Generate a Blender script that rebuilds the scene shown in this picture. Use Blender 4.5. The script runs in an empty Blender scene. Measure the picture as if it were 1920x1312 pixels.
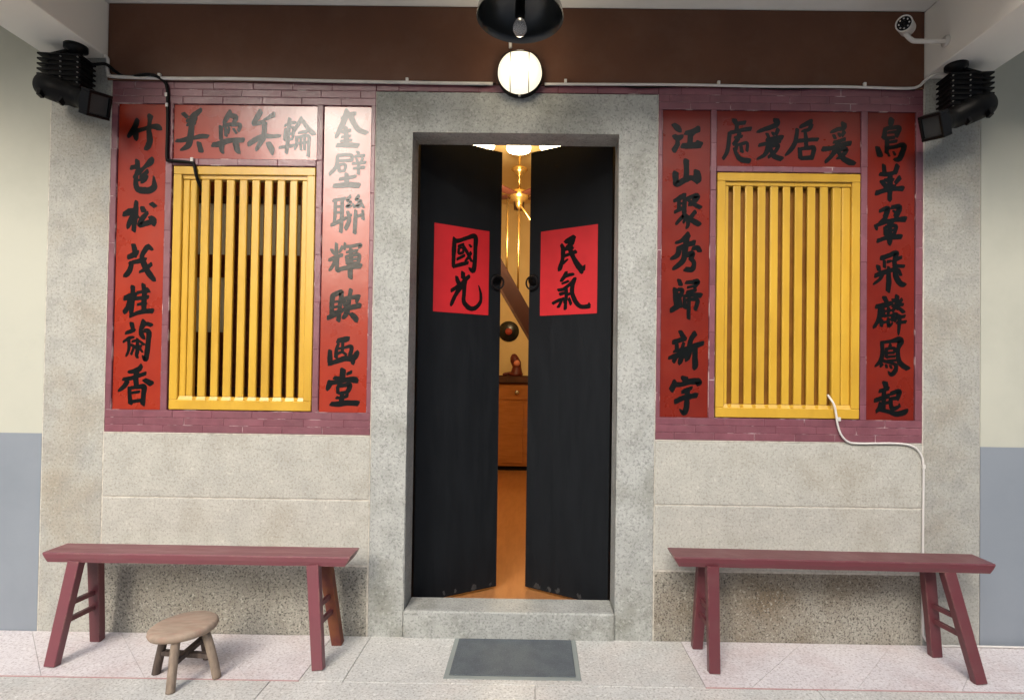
import bpy, bmesh, math, random
from mathutils import Vector, Matrix, Euler
random.seed(7)
S = bpy.context.scene
R = math.radians
COL = S.collection

# ---------------------------------------------------------------- camera
cam_d = bpy.data.cameras.new('camera')
cam = bpy.data.objects.new('camera', cam_d); COL.objects.link(cam)
cam_d.sensor_fit = 'HORIZONTAL'; cam_d.sensor_width = 36.0
cam_d.lens = 36.0 * 1050 / 1920
cam_d.shift_x = (960 - 998) / 1920
cam_d.shift_y = (683 - 656) / 1920
cam_d.clip_start = 0.05; cam_d.clip_end = 300
yaw, pit, rol = R(.3), R(.8), R(.8)
fw = Vector((-math.sin(yaw)*math.cos(pit), math.cos(yaw)*math.cos(pit), math.sin(pit)))
rt0 = Vector((math.cos(yaw), math.sin(yaw), 0)); up0 = rt0.cross(fw)
rt = rt0*math.cos(rol) + up0*math.sin(rol); up = -rt0*math.sin(rol) + up0*math.cos(rol)
cam.matrix_world = Matrix(((rt.x, up.x, -fw.x, 0), (rt.y, up.y, -fw.y, -2.966), (rt.z, up.z, -fw.z, 1.4), (0, 0, 0, 1)))
S.camera = cam
# ---------------------------------------------------------------- world, sun, exposure
SUN_EL, SUN_AZ = R(35), R(-13)          # azimuth measured from straight behind the camera, negative = from the left
w = bpy.data.worlds.new('World'); S.world = w; w.use_nodes = True
nt = w.node_tree; bg = nt.nodes['Background']
sky = nt.nodes.new('ShaderNodeTexSky'); sky.sky_type = 'NISHITA'; sky.sun_disc = False
sky.sun_elevation = SUN_EL; sky.sun_rotation = R(180) - SUN_AZ
sky.air_density = 1.0; sky.dust_density = 5.0; sky.ozone_density = 1.0
nt.links.new(sky.outputs[0], bg.inputs[0]); bg.inputs[1].default_value = 0.13
sd = bpy.data.lights.new('sun', 'SUN'); sd.energy = 1.5; sd.angle = R(41); sd.color = (1, .98, .95)
sun = bpy.data.objects.new('sun', sd); COL.objects.link(sun)
d = Vector((math.sin(SUN_AZ)*math.cos(SUN_EL), -math.cos(SUN_AZ)*math.cos(SUN_EL), math.sin(SUN_EL)))
sun.rotation_euler = d.to_track_quat('Z', 'Y').to_euler()
S.view_settings.view_transform = 'Standard'; S.view_settings.look = 'None'
S.view_settings.exposure = 1.16; S.view_settings.gamma = 1
S.view_settings.use_curve_mapping = False
S.render.engine = 'CYCLES'

# ---------------------------------------------------------------- materials
def mat(name, col, rough=.6, metal=0., spec=.5, coat=0., coat_rough=.1, col2=None, nscale=6., nlo=.4, nhi=.65,
        bump=0., bscale=40., bdist=.004, grain=0., gscale=160., gcol=(0, 0, 0), emit=None, estr=0., trans=0., ior=1.45, stretch=None, rvar=0.,
        stain=None, stain_scale=1.3, stain_amt=.5, alpha=1., ovar=0., wear=None, wear_r=.005, wear_amt=.8):
    m = bpy.data.materials.new(name); m.use_nodes = True
    N, L = m.node_tree.nodes, m.node_tree.links
    p = N['Principled BSDF']
    p.inputs['Base Color'].default_value = (*col, 1); p.inputs['Roughness'].default_value = rough
    p.inputs['Metallic'].default_value = metal; p.inputs['Specular IOR Level'].default_value = spec
    p.inputs['Coat Weight'].default_value = coat; p.inputs['Coat Roughness'].default_value = coat_rough
    p.inputs['IOR'].default_value = ior; p.inputs['Transmission Weight'].default_value = trans
    p.inputs['Alpha'].default_value = alpha
    if emit: p.inputs['Emission Color'].default_value = (*emit, 1); p.inputs['Emission Strength'].default_value = estr
    geo = N.new('ShaderNodeNewGeometry'); vec = geo.outputs['Position']
    if stretch:
        mp = N.new('ShaderNodeMapping'); mp.inputs['Scale'].default_value = stretch
        L.new(vec, mp.inputs['Vector']); vec = mp.outputs[0]
    def noise(sc, det=5., rg=.55):
        n = N.new('ShaderNodeTexNoise'); n.inputs['Scale'].default_value = sc
        n.inputs['Detail'].default_value = det; n.inputs['Roughness'].default_value = rg
        L.new(vec, n.inputs['Vector']); return n.outputs['Fac']
    def ramp(fac, lo, hi):
        r = N.new('ShaderNodeMapRange'); r.inputs['From Min'].default_value = lo; r.inputs['From Max'].default_value = hi
        L.new(fac, r.inputs['Value']); return r.outputs[0]
    def mix(f, a, b, mul=1.):
        x = N.new('ShaderNodeMix'); x.data_type = 'RGBA'
        if mul != 1.:
            mm = N.new('ShaderNodeMath'); mm.operation = 'MULTIPLY'; mm.inputs[1].default_value = mul
            L.new(f, mm.inputs[0]); f = mm.outputs[0]
        L.new(f, x.inputs['Factor'])
        for s, v in (('A', a), ('B', b)):
            i = [q for q in x.inputs if q.name == s and q.type == 'RGBA'][0]
            if isinstance(v, tuple): i.default_value = (*v, 1)
            else: L.new(v, i)
        return [q for q in x.outputs if q.type == 'RGBA'][0]
    c = col
    if col2: c = mix(ramp(noise(nscale), nlo, nhi), c, col2)
    if stain: c = mix(ramp(noise(stain_scale, 7, .62), .48, .72), c, stain, stain_amt)
    if grain:
        c = mix(ramp(noise(gscale, 2, .7), .50, .66), c, gcol, grain)
        c = mix(ramp(noise(gscale*.55, 2, .7), .57, .70), c, tuple(min(.9, q*1.5) for q in col), grain*.7)
    if ovar:                                              # piece-to-piece tone
        oi = N.new('ShaderNodeObjectInfo'); mr = N.new('ShaderNodeMapRange')
        mr.inputs['To Min'].default_value = 1-ovar; mr.inputs['To Max'].default_value = 1+ovar
        L.new(oi.outputs['Random'], mr.inputs['Value'])
        hs = N.new('ShaderNodeHueSaturation'); L.new(mr.outputs[0], hs.inputs['Value'])
        if c is col: hs.inputs['Color'].default_value = (*col, 1)
        else: L.new(c, hs.inputs['Color'])
        c = hs.outputs[0]
    if wear:                                              # paint or arris rubbed off along the edges
        bv = N.new('ShaderNodeBevel'); bv.samples = 6; bv.inputs['Radius'].default_value = wear_r
        dt = N.new('ShaderNodeVectorMath'); dt.operation = 'DOT_PRODUCT'
        L.new(bv.outputs[0], dt.inputs[0]); L.new(geo.outputs['Normal'], dt.inputs[1])
        e1 = N.new('ShaderNodeMapRange'); e1.inputs['From Min'].default_value = .985; e1.inputs['From Max'].default_value = .90
        L.new(dt.outputs['Value'], e1.inputs['Value'])
        n1 = N.new('ShaderNodeTexNoise'); n1.inputs['Scale'].default_value = 22; n1.inputs['Detail'].default_value = 6; n1.inputs['Roughness'].default_value = .7
        L.new(geo.outputs['Position'], n1.inputs['Vector'])
        e2 = ramp(n1.outputs['Fac'], .50, .60)
        mm = N.new('ShaderNodeMath'); mm.operation = 'MULTIPLY'; L.new(e1.outputs[0], mm.inputs[0]); L.new(e2, mm.inputs[1])
        c = mix(mm.outputs[0], c, wear, wear_amt)
    if c is not col: L.new(c, p.inputs['Base Color'])
    if rvar:
        r = N.new('ShaderNodeMapRange'); r.inputs['To Min'].default_value = rough - rvar; r.inputs['To Max'].default_value = rough + rvar
        r.inputs['From Min'].default_value = .3; r.inputs['From Max'].default_value = .7
        L.new(noise(5.), r.inputs['Value']); L.new(r.outputs[0], p.inputs['Roughness'])
    if bump:
        b = N.new('ShaderNodeBump'); b.inputs['Strength'].default_value = bump; b.inputs['Distance'].default_value = bdist
        L.new(noise(bscale, 6, .6), b.inputs['Height']); L.new(b.outputs[0], p.inputs['Normal'])
        if coat: L.new(b.outputs[0], p.inputs['Coat Normal'])
    return m
M = {}
M['granite'] = mat('granite', (.405,.405,.365), .72, col2=(.33,.333,.305), nscale=9, bump=.5, bscale=90, bdist=.004, grain=.42, gscale=85, gcol=(.12, .115, .10), stain=(.30, .25, .17), stain_scale=2.2, stain_amt=.6, ovar=.07, wear=(.60,.59,.54), wear_r=.007, wear_amt=.7)
M['granite_warm'] = mat('granite_warm', (.435,.432,.385), .75, col2=(.385,.383,.345), nscale=8, bump=.5, bscale=90, bdist=.004, grain=.42, gscale=85, gcol=(.17, .15, .12), stain=(.32, .285, .215), stain_scale=2.0, stain_amt=.6, ovar=.07, wear=(.60,.59,.54), wear_r=.007, wear_amt=.7)
M['granite_frame'] = mat('granite_frame', (.405,.418,.395), .7, col2=(.31,.322,.302), nscale=7, nlo=.35, nhi=.7, bump=.6, bscale=80, bdist=.004, grain=.46, gscale=85, gcol=(.09, .095, .09), stain=(.20, .205, .165), stain_scale=3.4, stain_amt=.65, ovar=.07, wear=(.60,.59,.54), wear_r=.007, wear_amt=.7)
M['granite_coarse'] = mat('granite_coarse', (.36,.35,.30), .78, col2=(.29,.28,.24), nscale=5, bump=.8, bscale=110, bdist=.006, grain=.9, gscale=105, gcol=(.06, .058, .05), stain=(.19, .16, .11), stain_scale=1.4, stain_amt=.6)
M['granite_brown'] = mat('granite_brown', (.35,.335,.285), .78, col2=(.27,.245,.195), nscale=4, bump=.8, bscale=110, bdist=.006, grain=.9, gscale=105, gcol=(.06, .052, .042), stain=(.17, .125, .075), stain_scale=1.3, stain_amt=.8)
M['terrazzo'] = mat('terrazzo', (.70,.665,.665), .5, col2=(.64,.605,.61), nscale=5, grain=.6, gscale=80, gcol=(.30, .24, .23), bump=.15, bscale=120, rvar=.12, stain=(.56, .46, .45), stain_scale=3, stain_amt=.75, ovar=.03)
M['floor_granite'] = mat('floor_granite', (.60,.60,.57), .68, col2=(.52,.525,.50), nscale=5, grain=.6, gscale=85, gcol=(.20, .19, .16), bump=.4, bscale=100, rvar=.1, stain=(.50, .43, .385), stain_scale=1.7, stain_amt=.6, ovar=.04)
M['grout'] = mat('grout', (.44,.42,.39), .9, col2=(.36,.34,.32), nscale=20)
M['pink_line'] = mat('pink_line', (.46, .25, .25), .7, col2=(.50, .34, .32), nscale=14, nlo=.3, nhi=.7, bump=.4)
M['mortar'] = mat('mortar', (.60, .57, .50), .9, col2=(.42, .39, .33), nscale=30, bump=.5, bscale=150)
M['brick'] = mat('brick', (.205,.070,.090), .40, col2=(.165,.054,.070), nscale=14, bump=.35, bscale=45, bdist=.006, coat=.9, coat_rough=.3, rvar=.12, ovar=.10, wear=(.50,.40,.40), wear_r=.003, wear_amt=.35)
M['brick_joint'] = mat('brick_joint', (.14, .04, .055), .6, col2=(.50, .40, .40), nscale=9, nlo=.54, nhi=.62, bump=.5, bscale=120)
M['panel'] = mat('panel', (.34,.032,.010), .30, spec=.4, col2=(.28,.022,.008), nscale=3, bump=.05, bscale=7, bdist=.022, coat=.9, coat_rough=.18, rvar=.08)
M['panel_shaded'] = mat('panel_shaded', (.19,.016,.006), .32, col2=(.15,.011,.005), nscale=3, bump=.10, bscale=7, bdist=.022, coat=.4, coat_rough=.18, rvar=.08)  # panel red with the dimmer right side's shade put into the colour
M['ink'] = mat('ink', (.004, .005, .0045), .28, spec=.3, bump=.15, bscale=60, coat=.6, coat_rough=.15)
M['ink_matt'] = mat('ink_matt', (.006, .005, .0055), .7, spec=.1)
M['paper'] = mat('paper', (.50,.010,.016), .62, col2=(.45,.008,.013), nscale=8, bump=.15, bscale=25, bdist=.003)
M['door'] = mat('door', (.0080,.0095,.0115), .62, spec=.13, col2=(.0100,.0118,.0142), nscale=5, stretch=(6, 6, .7), bump=.2, bscale=22, bdist=.003, rvar=.10, wear=(.06,.055,.05), wear_r=.004, wear_amt=.5)
M['door_wear'] = mat('door_wear', (.035,.037,.040), .8, col2=(.03, .03, .03), nscale=30)
M['iron'] = mat('iron', (.008, .008, .009), .5, spec=.2, metal=.2, bump=.3, bscale=60)
M['yellow'] = mat('yellow', (.60,.36,.036), .36, col2=(.54,.31,.026), nscale=6, bump=.25, bscale=30, bdist=.003, coat=.6, coat_rough=.22, stretch=(1, 1, .35), ovar=.05, wear=(.74,.60,.30), wear_r=.003, wear_amt=.5, stain=(.42,.24,.03), stain_scale=7, stain_amt=.4)
M['yellow_rear_shaded'] = mat('yellow_rear_shaded', (.26, .11, .012), .5, col2=(.19, .075, .009), nscale=8, bump=.2)  # slat yellow, darkened in the colour for the shade behind the slots
M['brown'] = mat('brown', (.118,.046,.022), .55, col2=(.098,.037,.017), nscale=2.5, bump=.2, bscale=8, bdist=.006, stain=(.20,.12,.08), stain_scale=3.5, stain_amt=.25)
M['white_paint'] = mat('white_paint', (.78, .76, .70), .75, col2=(.74, .72, .67), nscale=2.0, bump=.15, bscale=12, bdist=.006)
M['ceiling'] = mat('ceiling', (.76, .75, .71), .8, col2=(.72, .71, .67), nscale=3, bump=.15, bscale=15)
M['beige'] = mat('beige', (.47,.475,.40), .7, col2=(.44,.45,.385), nscale=1.6, bump=.15, bscale=14, bdist=.006, stain=(.385,.385,.32), stain_scale=1.6, stain_amt=.5)
M['bluegrey'] = mat('bluegrey', (.235,.266,.302), .55, col2=(.22,.25,.285), nscale=1.8, bump=.12, bscale=14, bdist=.006, stain=(.18, .21, .24), stain_scale=2.2, stain_amt=.4)
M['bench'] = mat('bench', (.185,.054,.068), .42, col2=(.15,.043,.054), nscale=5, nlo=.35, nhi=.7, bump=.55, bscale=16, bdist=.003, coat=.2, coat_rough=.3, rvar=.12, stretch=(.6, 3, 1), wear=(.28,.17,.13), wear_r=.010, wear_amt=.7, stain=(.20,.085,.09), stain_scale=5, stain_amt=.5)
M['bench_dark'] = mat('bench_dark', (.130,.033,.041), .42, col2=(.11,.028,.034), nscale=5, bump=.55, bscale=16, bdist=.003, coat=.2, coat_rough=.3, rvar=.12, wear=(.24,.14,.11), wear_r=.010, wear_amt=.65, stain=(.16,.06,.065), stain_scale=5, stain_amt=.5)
M['bare_leg'] = mat('bare_leg', (.20, .065, .025), .6, col2=(.14, .035, .03), nscale=14, bump=.3)
M['bench_wear'] = mat('bench_wear', (.10, .06, .05), .7)
M['old_wood'] = mat('old_wood', (.37, .29, .22), .75, col2=(.29, .22, .165), nscale=12, nlo=.35, nhi=.7, stretch=(1.2, 4.5, 1), bump=.6, bscale=20, bdist=.004, stain=(.33, .17, .13), stain_scale=9, stain_amt=.5)
M['old_wood_leg'] = mat('old_wood_leg', (.31, .245, .185), .8, col2=(.19, .145, .11), nscale=14, nlo=.35, nhi=.7, stretch=(4, 4, 1), bump=.6, bscale=20, bdist=.004)
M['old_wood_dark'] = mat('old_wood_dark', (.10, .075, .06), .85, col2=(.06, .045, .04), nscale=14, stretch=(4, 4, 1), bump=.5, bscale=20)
M['mat_grey'] = mat('mat_grey', (.125, .145, .155), .95, col2=(.10, .115, .13), nscale=10, grain=.6, gscale=190, gcol=(.05, .06, .07), bump=.9, bscale=500, bdist=.004)
M['mat_edge'] = mat('mat_edge', (.25, .28, .265), .7, bump=.3, bscale=200)
M['black_plastic'] = mat('black_plastic', (.005, .005, .005), .45, spec=.18, bump=.1)
M['black_metal'] = mat('black_metal', (.005, .005, .0055), .4, spec=.2)
M['lens_grey'] = mat('lens_grey', (.040,.048,.052), .45, spec=.3, col2=(.05,.058,.062), nscale=12)
M['screw'] = mat('screw', (.45, .43, .40), .35, metal=.8)
M['shade_out'] = mat('shade_out', (.05, .05, .05), .25, coat=.5, coat_rough=.1)
M['shade_in'] = mat('shade_in', (.010, .012, .012), .28, coat=.7, coat_rough=.2)
M['chrome'] = mat('chrome', (.55, .55, .54), .25, metal=.9)
M['bulb_glass'] = mat('bulb_glass', (.9, .9, .9), .12, trans=.75, ior=1.45)
M['opal'] = mat('opal', (.9, .88, .8), .3, emit=(1, .88, .64), estr=.48)
M['opal_top'] = mat('opal_top', (.9, .8, .6), .3, emit=(1, .84, .58), estr=.85)
M['white_plastic'] = mat('white_plastic', (.66, .64, .60), .4, col2=(.55, .53, .49), nscale=9)
M['white_cable'] = mat('white_cable', (.62, .60, .57), .45)
M['glass_lamp'] = mat('glass_lamp', (.95, .9, .8), .3, emit=(1, .83, .50), estr=5.5)
M['wall_yellow'] = mat('wall_yellow', (.70,.54,.27), .7, col2=(.64,.48,.23), nscale=2)
M['brass'] = mat('brass', (.55, .36, .12), .25, metal=.9)
M['wood_red'] = mat('wood_red', (.040, .010, .006), .45, spec=.3, col2=(.03, .007, .005), nscale=6)
M['wood_orange'] = mat('wood_orange', (.42,.17,.045), .35, col2=(.34,.13,.03), nscale=4, stretch=(1, 1, 6), coat=.3)
M['wood_dark'] = mat('wood_dark', (.085, .032, .015), .5, col2=(.05, .02, .01), nscale=6, stretch=(1, 1, 5))
M['parquet'] = mat('parquet', (.40,.18,.065), .28, col2=(.34,.145,.05), nscale=6, stretch=(5, .8, 1), coat=.4, coat_rough=.15)
M['wood_redbrown'] = mat('wood_redbrown', (.30,.085,.030), .5, col2=(.20,.055,.022), nscale=6, stretch=(1, 1, 5))
M['screen_glass'] = mat('screen_glass', (.75, .72, .64), .5, trans=.8, col2=(.6, .58, .52), nscale=3)
M['vinyl'] = mat('vinyl', (.008, .008, .008), .25)
M['record_label'] = mat('record_label', (.35, .05, .03), .5)
M['flower'] = mat('flower', (.10, .010, .007), .5)
M['skin_pink'] = mat('skin_pink', (.60, .22, .14), .6)
M['far_wall'] = mat('far_wall', (.32, .31, .29), .8, col2=(.26, .25, .23), nscale=1.5)
M['court'] = mat('court', (.50, .49, .46), .85, col2=(.44, .43, .41), nscale=2, grain=.3, gscale=60, gcol=(.15, .15, .14))

M['panel'].node_tree.nodes['Principled BSDF'].inputs['Coat IOR'].default_value = 1.58
m = M['screen_glass']; m.node_tree.nodes.remove(m.node_tree.nodes['Principled BSDF'])
tr = m.node_tree.nodes.new('ShaderNodeBsdfTranslucent'); tr.inputs[0].default_value = (.42, .47, .53, 1)
df = m.node_tree.nodes.new('ShaderNodeBsdfDiffuse'); df.inputs[0].default_value = (.40, .40, .38, 1); mx = m.node_tree.nodes.new('ShaderNodeMixShader'); mx.inputs[0].default_value = .08
m.node_tree.links.new(tr.outputs[0], mx.inputs[1]); m.node_tree.links.new(df.outputs[0], mx.inputs[2])
m.node_tree.links.new(mx.outputs[0], [n for n in m.node_tree.nodes if n.type == 'OUTPUT_MATERIAL'][0].inputs[0])
# ---------------------------------------------------------------- helpers
class B:
    """collects simple solids into one bmesh"""
    def __init__(s): s.bm = bmesh.new()
    def box(s, x0, x1, y0, y1, z0, z1, bev=0., seg=1, mtx=None):
        g = bmesh.ops.create_cube(s.bm, size=1.)
        vs = g['verts']
        for v in vs:
            v.co = Vector(((x0+x1)/2 + v.co.x*(x1-x0), (y0+y1)/2 + v.co.y*(y1-y0), (z0+z1)/2 + v.co.z*(z1-z0)))
        if bev:
            es = list({e for v in vs for e in v.link_edges})
            r = bmesh.ops.bevel(s.bm, geom=es, offset=bev, segments=seg, affect='EDGES', profile=.5)
            vs = list({v for f in r['faces'] for v in f.verts} | {v for v in vs if v.is_valid})
        if mtx:
            for v in vs: v.co = mtx @ v.co
        return s
    def prism(s, pts, off):
        """closed prism: polygon pts extruded by vector off"""
        off = Vector(off); a = [s.bm.verts.new(Vector(p)) for p in pts]; b = [s.bm.verts.new(Vector(p)+off) for p in pts]
        n = len(pts); s.bm.faces.new(a); s.bm.faces.new(b[::-1])
        for i in range(n): s.bm.faces.new((a[i], b[i], b[(i+1) % n], a[(i+1) % n]))
        return s
    def bar(s, p, q, wp, dp, wq=None, dq=None, side=(1, 0, 0)):
        """tapered square bar from p to q"""
        p, q = Vector(p), Vector(q); wq = wq or wp; dq = dq or dp
        ax = (q-p).normalized(); sx = Vector(side); sx = (sx - ax*sx.dot(ax)).normalized(); sy = ax.cross(sx)
        r = []
        for c, w_, d_ in ((p, wp, dp), (q, wq, dq)):
            r.append([s.bm.verts.new(c + sx*w_/2*i + sy*d_/2*j) for i, j in ((-1, -1), (1, -1), (1, 1), (-1, 1))])
        a, b = r; s.bm.faces.new(a[::-1]); s.bm.faces.new(b)
        for i in range(4): s.bm.faces.new((a[i], a[(i+1) % 4], b[(i+1) % 4], b[i]))
        return s
    def tube(s, pts, r, n=10, smooth=True):
        pts = [Vector(p) for p in pts]
        if smooth and len(pts) > 2:
            out = []
            for i in range(len(pts)-1):
                p0 = pts[max(i-1, 0)]; p1 = pts[i]; p2 = pts[i+1]; p3 = pts[min(i+2, len(pts)-1)]
                for k in range(5):
                    t = k/5
                    out.append(.5*((2*p1)+(p2-p0)*t+(2*p0-5*p1+4*p2-p3)*t*t+(-p0+3*p1-3*p2+p3)*t**3))
            out.append(pts[-1]); pts = out
        ring0 = None; nrm = None
        for i, p in enumerate(pts):
            t = (pts[min(i+1, len(pts)-1)] - pts[max(i-1, 0)]).normalized()
            if nrm is None: nrm = t.orthogonal().normalized()
            nrm = (nrm - t*nrm.dot(t)).normalized(); bn = t.cross(nrm)
            rr = r[i] if isinstance(r, (list, tuple)) else r
            ring = [s.bm.verts.new(p + nrm*rr*math.cos(2*math.pi*k/n) + bn*rr*math.sin(2*math.pi*k/n)) for k in range(n)]
            if ring0:
                for k in range(n): s.bm.faces.new((ring0[k], ring0[(k+1) % n], ring[(k+1) % n], ring[k])).smooth = True
            else: s.bm.faces.new(ring[::-1])
            ring0 = ring
        s.bm.faces.new(ring0)
        return s
    def lathe(s, prof, n=32, mtx=None, close=True):
        """profile [(r, h)] turned round local z"""
        mtx = mtx or Matrix(); rings = []
        for r, h in prof:
            if r < 1e-6: rings.append([s.bm.verts.new(mtx @ Vector((0, 0, h)))])
            else: rings.append([s.bm.verts.new(mtx @ Vector((r*math.cos(2*math.pi*k/n), r*math.sin(2*math.pi*k/n), h))) for k in range(n)])
        for a, b in zip(rings, rings[1:]):
            for k in range(n):
                k2 = (k+1) % n
                f = [a[k % len(a)], a[k2 % len(a)], b[k2 % len(b)], b[k % len(b)]]
                u = []
                for v in f:
                    if v not in u: u.append(v)
                if len(u) > 2:
                    try: s.bm.faces.new(u).smooth = True
                    except ValueError: pass
        return s
    def obj(s, name, m, parent=None, smooth=False, loc=None):
        bmesh.ops.recalc_face_normals(s.bm, faces=s.bm.faces)
        me = bpy.data.meshes.new(name); s.bm.to_mesh(me); s.bm.free()
        me.materials.append(m)
        if smooth:
            for p in me.polygons: p.use_smooth = True
        return link(name, me, parent, loc)
def link(name, me, parent=None, loc=None):
    o = bpy.data.objects.new(name, me); COL.objects.link(o)
    if parent: o.parent = parent
    if loc: o.location = loc
    return o
def tag(o, label=None, cat=None, group=None, kind=None):
    for k, v in (('label', label), ('category', cat), ('group', group), ('kind', kind)):
        if v: o[k] = v
    return o
def empty(name, loc, label, cat, group=None, rz=0):
    o = bpy.data.objects.new(name, None); COL.objects.link(o); o.location = loc; o.rotation_euler.z = rz; o.empty_display_size = .05
    return tag(o, label, cat, group)
def structure(o): o['kind'] = 'structure'; return o
def frame_mtx(pos, axis):
    q = Vector(axis).normalized().to_track_quat('Z', 'Y'); return Matrix.Translation(pos) @ q.to_matrix().to_4x4()

# ================================================================ SETTING
# porch ground slab with kerb drop to the courtyard
structure(B().box(-6, 6, -1.62, .0, -.16, -.010).obj('porch_slab', M['grout']))
structure(B().box(-40, 40, -60, -1.62, -.4, -.12).obj('ground', M['court']))
paving = structure(B().box(-6, 6, -1.60, -.002, -.012, -.006).obj('pavement', M['grout']))
def clip(poly, x0, x1, y0, y1):
    def cut(P, f, inter):
        o = []
        for i in range(len(P)):
            a, b = P[i-1], P[i]
            if f(b):
                if not f(a): o.append(inter(a, b))
                o.append(b)
            elif f(a): o.append(inter(a, b))
        return o
    def ix(c): return lambda a, b: (c, a[1]+(b[1]-a[1])*(c-a[0])/(b[0]-a[0]))
    def iy(c): return lambda a, b: (a[0]+(b[0]-a[0])*(c-a[1])/(b[1]-a[1]), c)
    for f, i in ((lambda p: p[0] >= x0, ix(x0)), (lambda p: p[0] <= x1, ix(x1)), (lambda p: p[1] >= y0, iy(y0)), (lambda p: p[1] <= y1, iy(y1))):
        if poly: poly = cut(poly, f, i)
    return poly
def slab(x0, x1, y0, y1, m, name='slab', g=.0015, top=0., bev=.0015):
    b = B(); b.box(x0+g, x1-g, y0+g, y1-g, -.009, top + random.uniform(-.0006, .0006), bev)
    return b.obj(name, m, paving)
# terrazzo diamonds on both sides of the granite landing
g = .0011
for (rx0, rx1, off) in ((-3.6, -1.045, (-2.17, -.81)), (.785, 3.4, (1.92, 1.42))):
    sp = .47
    for i in range(-14, 15):
        for j in range(-14, 15):
            u0, v0 = off[0] + i*sp, off[1] + j*sp                 # u = x+y, v = x-y
            q = [((u+v)/2, (u-v)/2) for u, v in ((u0+g, v0+g), (u0+sp-g, v0+g), (u0+sp-g, v0+sp-g), (u0+g, v0+sp-g))]
            q = clip(q, rx0+g, rx1-g, -.427, -.003)
            if len(q) < 3: continue
            area = abs(sum(q[k-1][0]*q[k][1]-q[k][0]*q[k-1][1] for k in range(len(q))))/2
            if area < .0008: continue
            zt = random.uniform(-.0007, .0005)
            B().prism([(x, y, -.009) for x, y in q], (0, 0, .009+zt)).obj('tile', M['terrazzo'], paving)
B().box(-3.6, -1.045, -.4365, -.4285, -.009, -.0005).obj('joint_strip', M['pink_line'], paving)
B().box(.785, 3.4, -.4365, -.4285, -.009, -.0005).obj('joint_strip', M['pink_line'], paving)
slab(-1.045, -.845, -.437, -.002, M['floor_granite']); slab(-.845, .785, -.437, -.002, M['floor_granite'])
xs = [-4.9, -3.62, -2.38, -1.17, .02, 1.28, 2.5, 3.7, 4.9]
for a, b in zip(xs, xs[1:]): slab(a, b, -.83, -.437, M['floor_granite'])
for a, b in zip(xs, xs[1:]): slab(a+.6, b+.6, -1.22, -.83, M['floor_granite'])
for a, b in zip(xs, xs[1:]): slab(a, b, -1.60, -1.22, M['floor_granite'])

# ceiling, white beams, painted side walls
structure(B().box(-6, 6, -1.02, .30, 3.345, 3.50).obj('ceiling', M['ceiling']))
structure(B().box(-2.632, -2.312, -1.02, .02, 3.05, 3.342, .004).obj('beam', M['white_paint']))
structure(B().box(2.046, 2.352, -1.02, .02, 2.99, 3.342, .004).obj('beam', M['white_paint']))
for x0, x1 in ((-6, -2.618), (2.352, 6)):
    structure(B().box(x0, x1, .004, .30, 1.040, 3.344).obj('side_wall', M['beige']))
    structure(B().box(x0, x1, .003, .30, -.10, 1.040).obj('side_wall', M['bluegrey']))
# walls added out of view, heights and gap shaped for glare on left panels
for x0, x1, h in ((-18, -6.9, 10.5), (-6.9, -3.9, 3.4), (-3.9, 16, 8.8)):
    structure(B().box(x0, x1, -11.5, -11, -.2, h).obj('unseen_courtyard_wall', M['far_wall']))
structure(B().box(9.0, 9.4, -11, -1.8, -.2, 4.2).obj('unseen_courtyard_wall', M['far_wall']))
structure(B().box(-9.4, -9.0, -11, -1.8, -.2, 4.2).obj('unseen_courtyard_wall', M['far_wall']))

# ================================================================ HOUSE FRONT
house = empty('house_front', (0, 0, 0), 'house front of granite blocks and maroon brick with black double door and yellow windows', 'house')
# core of the wall with its openings (two windows, one door), in strips
core = B()
Y0, Y1 = .022, .17
for x0, x1, z0, z1 in ((-2.616, -1.95, -.1, 3.34), (-1.95, -1.187, -.1, 1.176), (-1.95, -1.187, 2.476, 3.34), (-1.187, -.677, -.1, 3.34),
                       (-.677, .437, 2.677, 3.34), (-.677, .437, -.1, .05), (.437, .955, -.1, 3.34), (.955, 1.717, -.1, 1.176), (.955, 1.717, 2.476, 3.34), (1.717, 2.35, -.1, 3.34)):
    core.box(x0, x1, Y0, Y1, z0, z1)
core.obj('wall_core', M['wood_dark'], house)
# pointing behind stones (pale) and behind bricks (painted over)
for x0, x1, z0, z1 in ((-2.616, -.866, -.05, 1.052), (.637, 2.348, -.05, 1.052), (-2.616, -2.286, 1.052, 3.05), (2.046, 2.348, 1.052, 2.99)):
    B().box(x0, x1, .0025, .0215, z0, z1).obj('mortar', M['mortar'], house)
for x0, x1, z0, z1 in ((-.8685, -.8645, 0, 2.886), (.6355, .6385, 0, 2.886), (-2.2885, -2.2845, 1.05, 2.93), (2.044, 2.048, 1.05, 2.93)):
    B().box(x0, x1, -.0005, .0024, z0, z1).obj('pointing', M['mortar'], house)
for x0, x1 in ((-2.286, -.868), (.638, 2.046)): B().box(x0, x1, -.0010, .0024, 1.0475, 1.0535).obj('pointing', M['mortar'], house)

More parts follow.
